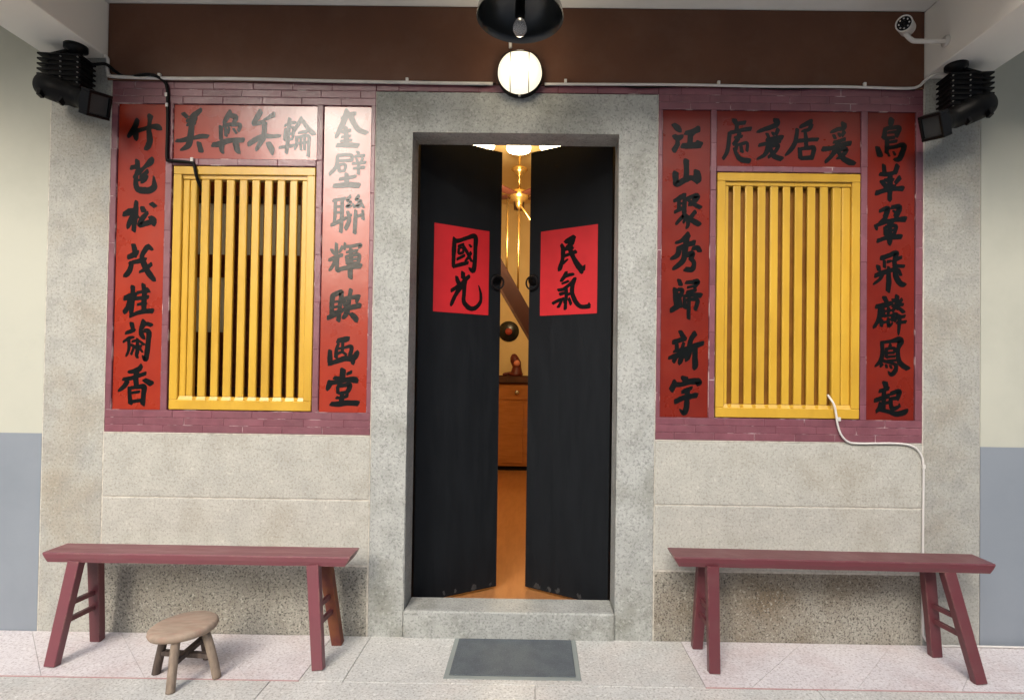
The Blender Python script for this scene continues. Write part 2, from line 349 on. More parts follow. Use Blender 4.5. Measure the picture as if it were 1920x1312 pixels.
def stone(x0, x1, z0, z1, m, y0=0., y1=.0218, bev=.006, gap=.0022):
    """stone block with a softly uneven arris"""
    b = B(); b.box(x0+gap, x1-gap, y0, y1, z0+gap, z1-gap)
    es = [e for e in b.bm.edges if all(v.co.y < y0+1e-5 for v in e.verts)]
    bmesh.ops.subdivide_edges(b.bm, edges=[e for e in b.bm.edges], cuts=0)
    bmesh.ops.bevel(b.bm, geom=es, offset=bev, segments=2, affect='EDGES', profile=.6)
    return b.obj('stone_block', m, house)
st = stone
st(-2.614, -2.287, -.02, 3.05, M['granite'])
st(2.048, 2.349, -.02, 2.99, M['granite'])
for x0, x1 in ((-2.287, -.867), (.637, 2.048)):
    st(x0, x1, .711, 1.048, M['granite_warm'], y0=-.001); st(x0, x1, .366, .711, M['granite_warm'], y0=.0005); st(x0, x1, -.02, .366, M['granite_coarse' if x0 < 0 else 'granite_brown'], y0=.002)
# door frame: deep jambs, lintel, sill
def deep(x0, x1, z0, z1, y0, y1, m, bev=.004):
    b = B(); b.box(x0, x1, y0, y1, z0, z1, bev, 2); return b.obj('stone_block', m, house)
b = B(); b.prism([(-.8645, -.004, -.02), (-.675, -.004, -.02), (-.675, -.004, 2.6755), (.435, -.004, 2.6755), (.435, -.004, -.02), (.6355, -.004, -.02), (.6355, -.004, 2.886), (-.8645, -.004, 2.886)], (0, .179, 0))
bmesh.ops.bevel(b.bm, geom=[e for e in b.bm.edges if all(v.co.y < 0 for v in e.verts)], offset=.006, segments=2, affect='EDGES')
b.obj('door_frame', M['granite_frame'], house)
deep(-.6735, .4335, -.02, .141, -.014, .175, M['granite_frame'], .009)

# bricks --------------------------------------------------------------
brick_mesh = {}
def brick(x0, x1, z0, z1, m='brick'):
    L, H = round(x1-x0, 3), round(z1-z0, 3)
    key = (L, H)
    if key not in brick_mesh:
        b = B(); b.box(-L/2, L/2, 0, .018, -H/2, H/2)
        es = [e for e in b.bm.edges if all(v.co.y < 1e-5 for v in e.verts)]
        bmesh.ops.bevel(b.bm, geom=es, offset=.0022, segments=1, affect='EDGES')
        bmesh.ops.recalc_face_normals(b.bm, faces=b.bm.faces)
        me = bpy.data.meshes.new('brick'); b.bm.to_mesh(me); b.bm.free(); me.materials.append(M[m]); brick_mesh[key] = me
    o = link('brick', brick_mesh[key], house, ((x0+x1)/2, random.uniform(-.0012, .0012), (z0+z1)/2))
    o.rotation_euler = (random.uniform(-.004, .004), random.uniform(-.002, .002), random.uniform(-.004, .004))
G = .0016
def course(x0, x1, z0, z1, first, L=.212):
    x = x0; l = first
    while x < x1 - .005:
        e = min(x + l, x1)
        if x1 - e < .05: e = x1
        brick(x+G/2, e-G/2, z0+G/2, z1-G/2); x = e; l = L
def stack(x0, x1, z0, z1, first, H=.252):
    z = z0; h = first
    while z < z1 - .005:
        e = min(z + h, z1)
        if z1 - e < .05: e = z1
        brick(x0+G/2, x1-G/2, z+G/2, e-G/2); z = e; h = H
jt = B()
for (bx0, bx1, strips) in ((-2.284, -.869, ((-2.284, -2.252), (-1.990, -1.955), (-1.182, -1.149), (-.893, -.869))),
                           (.639, 2.044, ((.639, .662), (.918, .949), (1.716, 1.750), (2.006, 2.044)))):
    zb = 1.054
    for k in range(3): course(bx0, bx1, zb + k*.0393, zb + (k+1)*.0393, (.10, .212, .15)[k])
    zt = 2.809
    for k in range(3): course(bx0, bx1, zt + k*.0393, zt + (k+1)*.0393, (.17, .06, .12)[k])
    for i, (a, b_) in enumerate(strips):
        mid = i in (1, 2)
        stack(a, b_, 1.172, 2.809, (.13, .20, .08, .16)[i])
        jt.box(a, b_, .0016, .0214, 1.172, 2.809)
    jt.box(bx0, bx1, .0016, .0214, 1.054, 1.172); jt.box(bx0, bx1, .0016, .0214, 2.809, 2.927)
# course between left/right upright strips, just under each horizontal panel; and over the door
course(-1.953, -1.184, 2.480, 2.515, .14); jt.box(-1.953, -1.184, .0016, .0214, 2.480, 2.515)
course(.951, 1.714, 2.480, 2.510, .19); jt.box(.951, 1.714, .0016, .0214, 2.480, 2.510)
course(-.867, .637, 2.889, 2.927, .12); jt.box(-.867, .637, .0016, .0214, 2.889, 2.927)
jt.obj('brick_joints', M['brick_joint'], house)
# brown painted beam over everything
B().box(-2.310, 2.044, -.006, .0216, 2.9290, 3.343, .003).obj('brown_beam', M['brown'], house)

# windows ------------------------------------------------------------
def window(x0, x1, z0, z1, slots, flip, rear_off, gap_pitch):
    fr = B(); y0, y1 = .004, .075; t = .044
    fr.box(x0, x1, y0, y1, z1-t, z1, .003); fr.box(x0, x1, y0, y1, z0, z0+.052, .003)
    fr.box(x0, x0+t, y0+.0005, y1-.0005, z0+.052, z1-t, .003); fr.box(x1-t, x1, y0+.0005, y1-.0005, z0+.052, z1-t, .003)
    # inner bead
    fr.box(x0+t, x1-t, .016, .060, z1-t-.022, z1-t, .002); fr.box(x0+t, x1-t, .016, .060, z0+.052, z0+.068, .002)
    wf = fr.obj('window', M['yellow'], house)
    # front slats: between consecutive slots
    xs = sorted(slots); half = .0132 if not flip else .0125
    edges = [x0+t] + sum([[s-half, s+half] for s in xs], []) + [x1-t]
    for k in range(0, len(edges), 2):
        a, b_ = edges[k], edges[k+1]
        if b_-a < .004: continue
        zz0, zz1 = z0+.070, z1-t-.024
        if b_-a > .06:                                   # closed leaf beside the jamb, two moulded boards
            m_ = (a+b_)/2
            for p, q in ((a+.001, m_-.0015), (m_+.0015, b_-.001)):
                s = B(); s.box(p, q, .018, .045, zz0, zz1, .006, 2); s.obj('slat', M['yellow'], wf)
        else:
            s = B(); s.box(a, b_, .014, .030, zz0, zz1, min(.004, (b_-a)*.3), 2); s.obj('slat', M['yellow'], wf, smooth=False)
        # little sloped foot under each slat
        s = B(); s.prism([(a-.004, .010, z0+.052), (b_+.004, .010, z0+.052), (b_, .018, z0+.0715), (a, .018, z0+.0715)], (0, .03, 0)); s.obj('slat_foot', M['yellow'], wf)
    # sliding rear lattice
    rz = z1-t-.024
    for s_ in xs:
        c = s_ + rear_off
        s = B(); s.box(c-.018, c+.018, .052, .070, z0+.055, rz, .003); s.obj('rear_slat', M['yellow_rear_shaded'], wf)
    for zz in (z1-.155, z0+.10):
        s = B(); s.box(x0+t, x1-t, .076, .090, zz-.02, zz+.02, .002); s.obj('rail', M['wood_dark'], wf)
    return wf
SL_ = [-1.816, -1.747, -1.681, -1.611, -1.543, -1.476, -1.408, -1.340, -1.274]
SR_ = [1.032, 1.097, 1.163, 1.230, 1.297, 1.361, 1.428, 1.495, 1.562]
wl = window(-1.948, -1.188, 1.176, 2.476, SL_, False, .008, .068)
wr = window(.957, 1.716, 1.176, 2.476, SR_, True, .012, .067)

# door leaves ----------------------------------------------------------
def leaf(hx, hy, ex, ey, z0, z1):
    h, e = Vector((hx, hy, 0)), Vector((ex, ey, 0)); u = (e-h); Lw = u.length; u.normalize()
    n = Vector((u.y, -u.x, 0)); n = n if n.y < 0 else -n
    mt = Matrix(((u.x, -n.x, 0, hx), (u.y, -n.y, 0, hy), (0, 0, 1, 0), (0, 0, 0, 1)))   # local x along leaf, local y into the wood
    return mt, Lw
doors = []
for side, (hx, hy, ex, ey) in enumerate(((-.668, .20, -.219, .48), (.425, .20, -.045, .48))):
    mt, Lw = leaf(hx, hy, ex, ey, 0, 0)
    b = B(); nb = 4; 
    b.box(0, Lw, 0, .045, .088, 2.757, .003)
    dl = b.obj('door_leaf', M['door'], house); dl.matrix_local = mt
    # ring pull on an iron plate
    cx = Lw - .030 if side == 0 else Lw - .030
    s = B(); s.lathe([(0, -.010), (.012, -.010), (.018, -.006), (.034, -.003), (.036, 0), (0, 0)], 24, Matrix.Translation((cx, 0, 1.965)) @ Matrix.Rotation(R(-90), 4, 'X').to_4x4() @ Matrix.Scale(-1, 4, (0, 0, 1)))
    pl = s.obj('pull_plate', M['iron'], dl)
    s = B(); s.tube([(cx + .040*math.sin(t*math.pi/12), -.016-.004*math.cos(t*math.pi/12), 1.945 + .040*math.cos(t*math.pi/12)) for t in range(25)], .0055, 8, False)
    s.obj('ring', M['iron'], pl)
    for q in range(7 if side else 4):
        s = B()
        xx = Lw*(.25+.7*random.random()); ww = random.uniform(.008, .022)
        pts = [(xx + ww*math.cos(t)*random.uniform(.6, 1.1), -.0004, .100 + random.random()*.02 + ww*.8*math.sin(t)*random.uniform(.6, 1.1)) for t in [i*math.pi/4 for i in range(8)]]
        s.prism(pts, (0, .002, 0)); s.obj('worn_patch', M['door_wear'], dl)
    doors.append((mt, Lw))

# ================================================================ LETTERING
INK = """
P1|竹|-2152,2723,20 -2165,2685,26 -2190,2645,20 -2201,2627,14;-2162,2674,26 -2158,2637,26 -2155,2611,14;-2162,2660,23 -2122,2672,17 -2071,2687,20 -2042,2684,29 -2021,2670,14;-2083,2744,29 -2086,2715,17 -2090,2666,20 -2083,2617,26 -2091,2580,26 -2111,2565,17
P1|苞|-2180,2464,20 -2149,2473,17;-2149,2504,20 -2145,2458,23;-2067,2517,17 -2078,2497,29 -2111,2465,17 -2139,2438,20 -2167,2412,14;-2091,2448,17 -2110,2427,20 -2133,2413,14;-2099,2422,23 -2104,2399,17 -2126,2384,14;-2148,2444,17 -2153,2392,20 -2143,2352,26 -2114,2344,29 -2080,2344,29 -2054,2362,29 -2055,2394,17 -2059,2422,6;-2138,2398,11 -2110,2404,14
P1|松|-2147,2283,17 -2149,2249,23 -2151,2206,23 -2156,2163,20 -2158,2126,20;-2214,2214,20 -2183,2226,31 -2149,2237,23;-2162,2206,26 -2182,2168,23 -2192,2137,14;-2145,2212,11 -2134,2197,11;-2115,2252,20 -2106,2232,23;-2067,2273,20 -2046,2259,20;-2085,2224,14 -2113,2192,23 -2127,2157,20 -2096,2166,23 -2056,2176,23;-2073,2201,17 -2056,2184,31 -2049,2153,17
P1|茂|-2159,2051,20 -2149,2020,23 -2149,1991,23;-2183,1985,23 -2149,2000,26 -2129,2020,11;-2084,2046,23 -2064,2032,17 -2052,2024,11;-2084,2038,23 -2109,1997,20 -2102,1957,26 -2084,1918,26 -2060,1886,26 -2037,1858,17;-2179,1954,11 -2168,1951,20 -2170,1925,23 -2186,1896,23 -2206,1882,17;-2162,1957,17 -2128,1963,20 -2085,1978,14;-2121,1906,11 -2093,1920,17 -2059,1949,17
P1|桂|-2156,1828,20 -2155,1777,20 -2159,1720,23 -2161,1668,14;-2198,1765,23 -2164,1777,26 -2130,1791,14;-2171,1748,23 -2179,1719,23 -2199,1690,20;-2099,1840,17 -2092,1792,23 -2094,1735,23 -2093,1695,23;-2082,1820,14 -2070,1801,17;-2132,1794,14 -2110,1800,14 -2073,1803,14;-2157,1762,17 -2117,1766,17 -2072,1772,17;-2128,1731,11 -2105,1735,14 -2082,1735,14;-2167,1668,14 -2127,1686,17 -2093,1695,20 -2047,1698,23
P1|蘭|-2157,1631,20 -2148,1591,17;-2187,1579,14 -2159,1588,17 -2136,1597,11;-2092,1643,23 -2100,1615,23 -2113,1598,14;-2097,1623,17 -2074,1629,17 -2051,1621,17;-2172,1551,14 -2168,1506,14 -2173,1477,11 -2184,1454,9;-2200,1531,9 -2170,1551,14 -2141,1557,11;-2108,1598,17 -2101,1569,20 -2084,1547,11;-2090,1592,17 -2065,1587,23 -2066,1535,23 -2071,1478,23 -2078,1439,20 -2096,1461,9;-2152,1534,11 -2118,1538,11 -2089,1518,11;-2157,1517,11 -2123,1501,17 -2100,1515,11;-2124,1549,11 -2122,1492,17 -2127,1461,14 -2118,1446,11;-2143,1500,11 -2156,1466,11;-2111,1501,11 -2096,1478,9
P1|香|-2100,1407,17 -2114,1387,23 -2145,1375,17 -2171,1372,14;-2125,1381,23 -2127,1335,23 -2123,1296,23;-2196,1332,14 -2156,1338,17 -2111,1353,17 -2077,1365,17;-2173,1323,23 -2189,1295,20 -2220,1269,14;-2081,1330,20 -2044,1311,26;-2160,1287,17 -2159,1250,17 -2153,1204,20;-2155,1287,14 -2112,1293,17 -2083,1293,23 -2085,1251,20 -2087,1200,20;-2145,1261,11 -2106,1268,11;-2147,1213,14 -2096,1222,17
SL|美|-1906,2760,20 -1885,2741,17;-1811,2782,17 -1837,2758,26 -1865,2735,23;-1885,2723,17 -1836,2730,17;-1884,2700,14 -1841,2709,14;-1859,2726,26 -1861,2669,26 -1868,2611,26 -1882,2582,23 -1918,2562,11;-1940,2613,14 -1914,2614,17 -1871,2626,23;-1845,2629,17 -1805,2638,20 -1771,2638,17;-1819,2603,20 -1806,2557,23
SL|奐|-1653,2775,17 -1670,2743,23 -1689,2705,14;-1659,2755,23 -1624,2741,23 -1640,2703,14;-1689,2697,17 -1646,2703,17 -1600,2701,17 -1608,2669,14;-1703,2691,20 -1702,2656,17 -1699,2622,17;-1677,2685,14 -1674,2642,14;-1657,2686,11 -1662,2657,11;-1634,2680,11 -1619,2657,11;-1744,2593,20 -1707,2599,26 -1667,2614,23 -1627,2620,20 -1581,2620,23;-1695,2593,23 -1695,2564,20 -1683,2547,9;-1621,2606,26 -1612,2571,26 -1597,2548,14
SL|美|-1490,2777,23 -1507,2745,26 -1534,2707,17;-1526,2707,17 -1497,2713,17 -1469,2725,14;-1418,2760,23 -1452,2740,14 -1475,2728,11;-1469,2717,23 -1468,2674,23 -1475,2630,23 -1495,2596,20 -1511,2564,14;-1552,2598,20 -1513,2624,26 -1473,2642,23 -1427,2642,17 -1381,2646,17;-1446,2605,23 -1428,2573,26 -1422,2542,11
SL|輪|-1334,2738,17 -1339,2675,17 -1343,2603,17 -1348,2554,14;-1359,2701,11 -1320,2716,14 -1297,2719,11;-1356,2681,11 -1358,2623,14;-1353,2681,11 -1313,2690,14 -1318,2624,11;-1353,2652,11 -1318,2658,11;-1358,2626,11 -1318,2629,11;-1386,2583,11 -1340,2589,14 -1300,2598,11;-1269,2742,17 -1291,2704,17 -1316,2664,14;-1263,2728,17 -1239,2693,20 -1204,2657,20;-1284,2664,11 -1239,2670,14;-1295,2641,14 -1294,2604,14 -1305,2572,11;-1292,2638,11 -1232,2648,14 -1229,2605,14 -1230,2538,14;-1272,2641,11 -1271,2572,11;-1252,2642,11 -1251,2573,11;-1292,2607,9 -1232,2613,11
P3|奎|-983,2771,17 -1020,2759,23 -1057,2744,17;-1026,2785,23 -1042,2730,23 -1064,2684,20 -1086,2638,14;-1005,2754,23 -987,2714,23 -961,2682,23 -921,2666,20;-1033,2696,17 -1029,2650,20 -1028,2604,20;-1050,2670,14 -1007,2679,14;-1052,2644,11 -1006,2650,11;-1057,2621,11 -1000,2627,11;-1077,2598,17 -1025,2601,23 -965,2599,20
P3|壁|-1073,2543,14 -1027,2547,14 -996,2544,14 -998,2518,14;-1073,2537,14 -1078,2486,17 -1114,2442,14;-1072,2515,11 -998,2518,14;-1066,2492,14 -1063,2457,14;-1066,2492,11 -1032,2495,14 -1034,2460,11;-1063,2460,11 -1031,2463,11;-965,2565,14 -959,2550,11;-981,2539,11 -930,2545,14;-970,2527,11 -967,2510,11;-938,2533,11 -947,2510,11;-992,2501,11 -924,2508,14;-986,2475,11 -929,2482,14;-958,2502,14 -960,2447,14;-1059,2417,14 -1008,2426,14 -974,2433,14;-1023,2446,17 -1022,2418,20 -1021,2389,23;-1090,2380,17 -1021,2386,23 -956,2384,23
P3|聯|-1091,2302,14 -1057,2308,14 -1029,2314,14;-1080,2299,14 -1081,2225,14 -1083,2185,14;-1043,2306,14 -1044,2234,17 -1048,2134,17;-1076,2268,11 -1045,2271,11;-1076,2237,11 -1044,2240,11;-1100,2170,14 -1061,2188,17 -1021,2209,14;-1000,2326,14 -1017,2303,14 -997,2295,11 -1019,2269,14 -991,2275,11;-985,2286,9 -979,2266,11;-955,2330,14 -969,2307,14 -943,2301,11 -968,2272,14 -934,2278,11;-940,2290,9 -928,2267,11;-1013,2243,14 -1004,2197,17 -1023,2151,17;-1015,2214,11 -993,2226,11;-970,2249,14 -972,2192,17 -974,2129,17;-970,2215,11 -930,2230,14;-933,2250,11 -930,2204,14
P3|輝|-1070,2071,14 -1068,1994,17;-1095,2039,14 -1080,2011,11;-1038,2054,14 -1055,2022,11;-1108,1982,14 -1077,1996,17 -1037,2011,14;-1077,1982,14 -1088,1953,14 -1107,1925,11;-1063,1991,17 -1065,1954,17 -1061,1928,17 -1041,1931,9;-1024,2074,11 -1029,2043,14;-1027,2057,14 -987,2058,14 -941,2067,14 -952,2047,11;-1015,2026,11 -958,2035,14;-1017,2003,11 -1011,1963,14;-1017,2003,11 -986,2009,14 -949,2012,17 -951,1972,14;-1014,1986,11 -954,1992,11;-1011,1966,11 -954,1972,11;-1050,1934,17 -996,1946,20 -939,1952,23;-992,2043,17 -991,1992,20 -993,1935,23 -992,1889,20
P3|映|-1084,1791,23 -1089,1734,20 -1088,1691,20 -1099,1674,17;-1085,1794,20 -1045,1811,23 -1039,1800,20 -1046,1734,20 -1053,1660,20;-1078,1760,11 -1053,1763,11;-1078,1731,11 -1049,1737,11;-1083,1700,14 -1054,1709,14;-1108,1674,20 -1060,1697,20 -1026,1715,14;-988,1826,17 -996,1778,17 -1003,1726,23 -1014,1692,20 -1031,1672,14;-1024,1777,14 -1018,1738,17;-1027,1775,17 -987,1784,17 -945,1787,23;-950,1784,20 -958,1756,14;-1037,1715,14 -995,1729,20 -938,1742,23;-986,1698,17 -963,1676,26 -954,1653,14
P3|画|-1054,1552,20 -1015,1561,26 -992,1570,20;-1048,1538,11 -1059,1509,14 -1061,1464,17;-1026,1544,14 -1028,1493,14;-1059,1509,11 -1019,1516,11 -980,1522,17 -987,1474,17;-1053,1484,11 -1028,1493,11 -1007,1479,11;-1093,1500,17 -1095,1458,23 -1092,1429,20;-1098,1429,17 -1058,1444,20 -1013,1459,23 -979,1459,26 -959,1471,26 -945,1500,20;-973,1454,23 -969,1428,17
P3|堂|-1023,1399,26 -1025,1351,26;-1068,1356,17 -1039,1354,14;-977,1388,14 -1000,1377,14;-1090,1330,26 -1106,1290,20;-1093,1330,20 -1044,1334,17 -999,1348,20 -959,1346,28 -945,1332,17;-1050,1305,14 -1046,1274,17;-1050,1311,14 -1016,1317,17 -985,1320,20 -998,1283,17 -1038,1277,11;-1054,1251,14 -1026,1249,11 -995,1263,17;-1024,1277,17 -1028,1223,23;-1082,1217,20 -1042,1217,23 -997,1224,23 -940,1222,23
P4|江|721,2731,20 744,2711,26 761,2691,14;725,2671,20 745,2659,26 773,2674,14;742,2645,17 742,2622,23 723,2591,23;784,2686,17 818,2692,23 855,2709,28;830,2681,17 813,2680,23 810,2646,23 808,2623,26;768,2617,23 813,2620,28 867,2624,28;847,2644,11 867,2629,17
P4|山|791,2540,26 792,2486,23 790,2434,26;735,2473,26 736,2433,26 742,2413,26 787,2437,23 821,2446,23 844,2435,23;846,2483,26 852,2446,34 847,2418,23
P4|聚|728,2322,14 765,2342,23 790,2360,17;754,2325,17 754,2279,17;785,2343,20 783,2285,20 783,2257,20;760,2308,9 782,2311,11;732,2262,14 766,2280,17 794,2291,11;799,2337,14 850,2352,23 833,2320,23 805,2300,17;805,2326,14 828,2309,17 868,2289,20;772,2237,11 783,2246,20 755,2217,14 738,2196,14;786,2251,14 806,2229,23 829,2218,23 863,2198,23;842,2266,17 817,2235,17;803,2223,17 803,2194,17 792,2174,9;789,2228,11 778,2206,11
P4|秀|807,2146,23 796,2129,28 767,2109,17 736,2097,14;798,2123,23 790,2072,26 785,2020,23 769,1992,23 724,1957,17;748,2063,23 785,2083,20 838,2101,23;757,2060,23 746,2031,23 712,2011,14;827,2067,14 853,2073,23 867,2056,20;780,2032,17 802,2035,23 830,2044,20 822,2015,20;819,2015,20 837,1993,20 828,1958,23 792,1958,23
P4|歸|758,1901,17 767,1875,20;739,1852,23 742,1807,23 748,1761,23;753,1849,17 776,1847,17 770,1818,17;759,1813,20 765,1761,23;717,1738,20 748,1758,23 774,1773,14;745,1818,14 770,1824,17;795,1887,14 832,1890,20 857,1893,23 838,1856,14;804,1861,11 841,1870,11;801,1836,14 849,1848,14;785,1813,14 821,1822,17 875,1820,23;788,1802,14 791,1753,17;793,1793,11 827,1799,14 858,1794,17 845,1746,17;813,1825,14 811,1745,17 811,1697,17
P4|新|767,1628,17 790,1589,23;731,1568,20 762,1580,20 798,1589,17;750,1560,17 751,1526,17;787,1566,14 779,1538,14;734,1520,11 768,1529,14 807,1541,14;709,1486,14 740,1497,20 774,1509,20 807,1521,17;776,1532,20 774,1489,23 763,1452,17;751,1498,20 734,1466,17;791,1504,20 808,1481,17;846,1618,25 824,1584,20 818,1544,23 813,1498,20 797,1470,14;824,1544,20 852,1553,23 889,1567,20;847,1539,23 847,1490,23 848,1448,25 842,1425,14
P4|宇|792,1382,31 801,1357,20;744,1359,25 725,1316,25;738,1347,23 781,1348,20 826,1363,25 868,1363,28 860,1343,20;781,1305,17 809,1320,17 832,1329,14;745,1254,20 782,1274,23 821,1283,23 858,1290,23;809,1314,23 807,1269,23 805,1221,25 791,1195,20 768,1215,8
SR|處|1045,2760,23 1054,2740,20;1057,2738,17 1102,2747,17;1057,2738,17 1057,2703,17;1023,2691,17 1063,2700,17 1091,2707,17 1131,2713,20;1020,2689,17 1015,2631,17 1007,2588,17 987,2551,14;1074,2692,17 1063,2658,20 1041,2629,17;1046,2666,11 1086,2672,14;1060,2629,14 1052,2600,17;1063,2626,11 1089,2632,14 1114,2635,14 1112,2595,14;1046,2606,14 1058,2577,17 1081,2549,23 1127,2541,23;1080,2623,14 1086,2589,17
SR|爰|1267,2763,28 1272,2740,23 1239,2723,20 1205,2711,20 1165,2696,14;1219,2688,14 1228,2671,14;1250,2694,14 1256,2677,11;1278,2712,17 1267,2683,14;1216,2656,14 1256,2663,17 1301,2669,20;1177,2625,14 1228,2637,17 1290,2649,17;1233,2654,23 1222,2602,23 1206,2573,17 1166,2550,11;1239,2620,14 1279,2626,17 1262,2591,17 1228,2562,14;1239,2608,17 1257,2568,23 1297,2554,23
SR|居|1454,2754,26 1414,2736,17 1392,2722,14;1454,2742,20 1443,2714,17 1403,2702,14;1381,2713,17 1370,2644,20 1347,2604,20 1316,2572,11;1420,2708,11 1426,2668,17 1427,2628,17;1381,2650,17 1424,2656,17 1489,2660,17;1429,2633,17 1427,2616,17;1393,2610,17 1399,2559,20;1393,2607,14 1438,2613,17 1469,2614,20 1458,2559,17;1404,2559,17 1458,2562,20
SR|爰|1627,2747,26 1627,2724,20 1593,2715,17 1557,2698,14;1574,2684,14 1582,2667,14;1602,2693,14 1608,2675,11;1630,2704,17 1619,2681,14;1574,2646,14 1605,2653,14 1633,2664,17;1517,2609,23 1566,2615,20 1608,2630,20 1662,2642,23;1599,2647,23 1583,2604,23 1560,2569,17 1529,2537,17;1600,2604,14 1639,2610,20 1623,2576,17 1589,2558,11;1600,2592,17 1628,2558,23 1662,2539,26 1691,2536,17
P6|鳥|1882,2773,26 1874,2736,20;1848,2718,20 1840,2672,23;1851,2721,17 1880,2727,17 1922,2728,20 1908,2685,20;1863,2701,11 1902,2705,14;1846,2670,14 1897,2676,14;1857,2667,17 1857,2633,20 1855,2593,17;1869,2650,11 1908,2656,14;1857,2618,17 1897,2625,17 1937,2636,20 1948,2628,23 1937,2588,23 1920,2559,23 1892,2559,14;1806,2621,20 1821,2578,26;1863,2593,9 1869,2576,11;1891,2599,9 1900,2582,11
P6|革|1841,2527,17 1844,2481,20;1914,2525,23 1901,2488,20;1821,2478,17 1864,2479,20 1915,2493,14;1844,2447,14 1864,2447,17 1892,2450,14;1830,2441,20 1853,2413,20;1926,2462,20 1904,2433,17;1844,2413,14 1901,2416,14;1875,2476,20 1875,2413,26 1873,2370,20 1873,2336,20;1802,2378,23 1853,2393,20 1898,2402,20 1941,2402,26
P6|翬|1820,2281,14 1865,2299,20 1848,2250,23;1884,2302,17 1927,2305,23 1905,2251,23;1848,2279,9 1859,2265,11;1893,2285,9 1910,2268,11;1854,2245,20 1820,2213,17;1905,2240,17 1871,2216,17;1800,2204,17 1806,2179,11;1803,2204,14 1848,2222,17 1893,2234,17 1955,2240,26;1848,2193,14 1851,2154,17;1851,2196,14 1905,2203,17 1899,2163,14;1854,2176,11 1902,2183,11;1857,2157,11 1899,2160,11;1809,2122,17 1849,2137,17 1888,2143,20 1933,2146,23;1874,2222,23 1874,2171,20 1874,2128,23 1874,2100,14
P6|飛|1829,2031,20 1874,2046,20 1911,2061,20 1900,2018,20 1903,1978,20 1909,1933,23 1932,1899,25 1960,1891,20;1908,2024,17 1937,2038,14;1909,1990,17 1951,1990,14;1920,1973,14 1934,1942,14;1846,2017,14 1847,1983,14;1863,2012,14 1886,2018,11;1813,1988,20 1818,1966,17;1799,1937,20 1841,1955,20 1897,1972,17;1841,1955,17 1824,1920,14 1788,1891,11;1869,1983,14 1869,1944,20 1870,1901,23 1867,1856,20
P6|麟|1847,1824,20 1862,1793,17;1805,1773,20 1842,1779,23 1893,1796,17;1825,1767,17 1820,1716,20 1809,1688,17 1789,1659,14;1842,1762,14 1845,1722,14;1870,1768,14 1868,1728,14;1828,1745,11 1882,1754,11;1825,1722,11 1887,1728,11;1834,1705,14 1831,1671,14;1837,1688,11 1859,1694,11;1870,1711,14 1871,1671,14 1893,1689,8;1915,1831,20 1913,1763,17;1893,1813,14 1904,1797,11;1940,1814,14 1926,1794,14;1890,1779,14 1915,1783,14 1946,1786,14;1910,1780,14 1890,1751,14;1915,1777,11 1949,1746,17;1899,1740,14 1887,1700,14;1899,1734,11 1915,1734,11 1902,1695,11;1927,1729,17 1927,1689,17 1924,1655,14 1922,1624,8;1916,1717,11 1955,1724,14;1913,1689,11 1961,1695,14
P6|鳳|1837,1583,17 1838,1527,17 1829,1487,17 1799,1455,11;1837,1583,14 1882,1590,14 1933,1596,28 1922,1550,17 1922,1505,20 1936,1471,23 1973,1447,23;1882,1573,14 1874,1555,11;1860,1550,14 1860,1504,14;1860,1550,11 1902,1553,14 1900,1528,11;1863,1527,11 1900,1530,11;1863,1507,11 1905,1511,11;1860,1485,11 1911,1491,11;1843,1487,14 1900,1471,14 1911,1460,17 1906,1432,20 1886,1414,17 1869,1431,8;1838,1470,14 1827,1453,11;1858,1465,11 1861,1451,11;1880,1462,11 1886,1448,11
P6|起|1853,1371,25 1861,1341,20;1825,1326,17 1872,1341,17;1850,1335,17 1847,1295,20;1800,1275,17 1828,1286,20 1873,1301,20;1847,1284,20 1845,1227,17;1850,1261,11 1873,1267,14;1831,1261,17 1822,1233,17 1808,1218,14;1822,1227,14 1867,1219,17 1912,1206,23 1952,1215,23 1974,1232,14;1884,1313,17 1929,1327,20 1918,1285,17;1884,1287,14 1918,1291,17;1884,1287,17 1884,1256,17 1895,1234,20 1929,1246,14;1929,1246,11 1929,1262,8
D1|國|215,2180,19 213,2123,25 211,2060,19 211,2006,19;219,2164,22 253,2172,19 301,2195,19 350,2208,26 351,2140,22 349,2060,22 339,2001,22 311,2017,13;240,2136,13 274,2153,13;271,2146,13 295,2111,16 328,2057,13;323,2108,16 303,2074,13 283,2052,10;244,2120,13 244,2095,13 271,2105,13 267,2130,9 243,2123,9;234,2059,13 282,2087,13;218,2016,16 262,2031,19 304,2045,16;312,2155,10 323,2143,13
D1|光|273,1984,22 274,1950,22;233,1955,16 243,1925,22 261,1910,16;315,1967,16 285,1938,22 258,1897,25 224,1841,19 198,1783,19;200,1870,16 237,1896,19 295,1936,19;285,1932,22 282,1862,19 280,1817,22 301,1787,25 336,1774,22 371,1792,19 392,1826,16 391,1871,13 376,1918,6
D2|民|238,2200,22 270,2185,28 302,2175,22;238,2194,16 252,2160,19 283,2145,19;323,2162,16 312,2132,25 314,2078,22 328,2031,25 339,2007,19;312,2132,19 248,2138,19;304,2093,16 268,2099,16 226,2111,19;279,2071,9 310,2049,16;269,2165,19 262,2120,25 240,2074,22 211,2028,28 183,1997,34;170,2024,12 173,1999,16
D2|氣|288,1996,16 299,1972,22 320,1945,19;295,1971,19 260,1978,16 235,1979,13;316,1928,10 273,1941,13;308,1896,13 266,1919,16 231,1951,19;231,1954,19 245,1911,22 247,1867,22 222,1815,22 187,1785,19 136,1786,22;139,1802,12 132,1789,15;341,1892,16 294,1895,16;329,1866,16 294,1873,13;287,1907,16 286,1853,19 293,1819,22;286,1860,13 254,1867,13;300,1838,16 343,1828,16 376,1814,16;318,1824,13 339,1790,16;289,1819,16 292,1778,19;268,1837,16 254,1804,16
"""
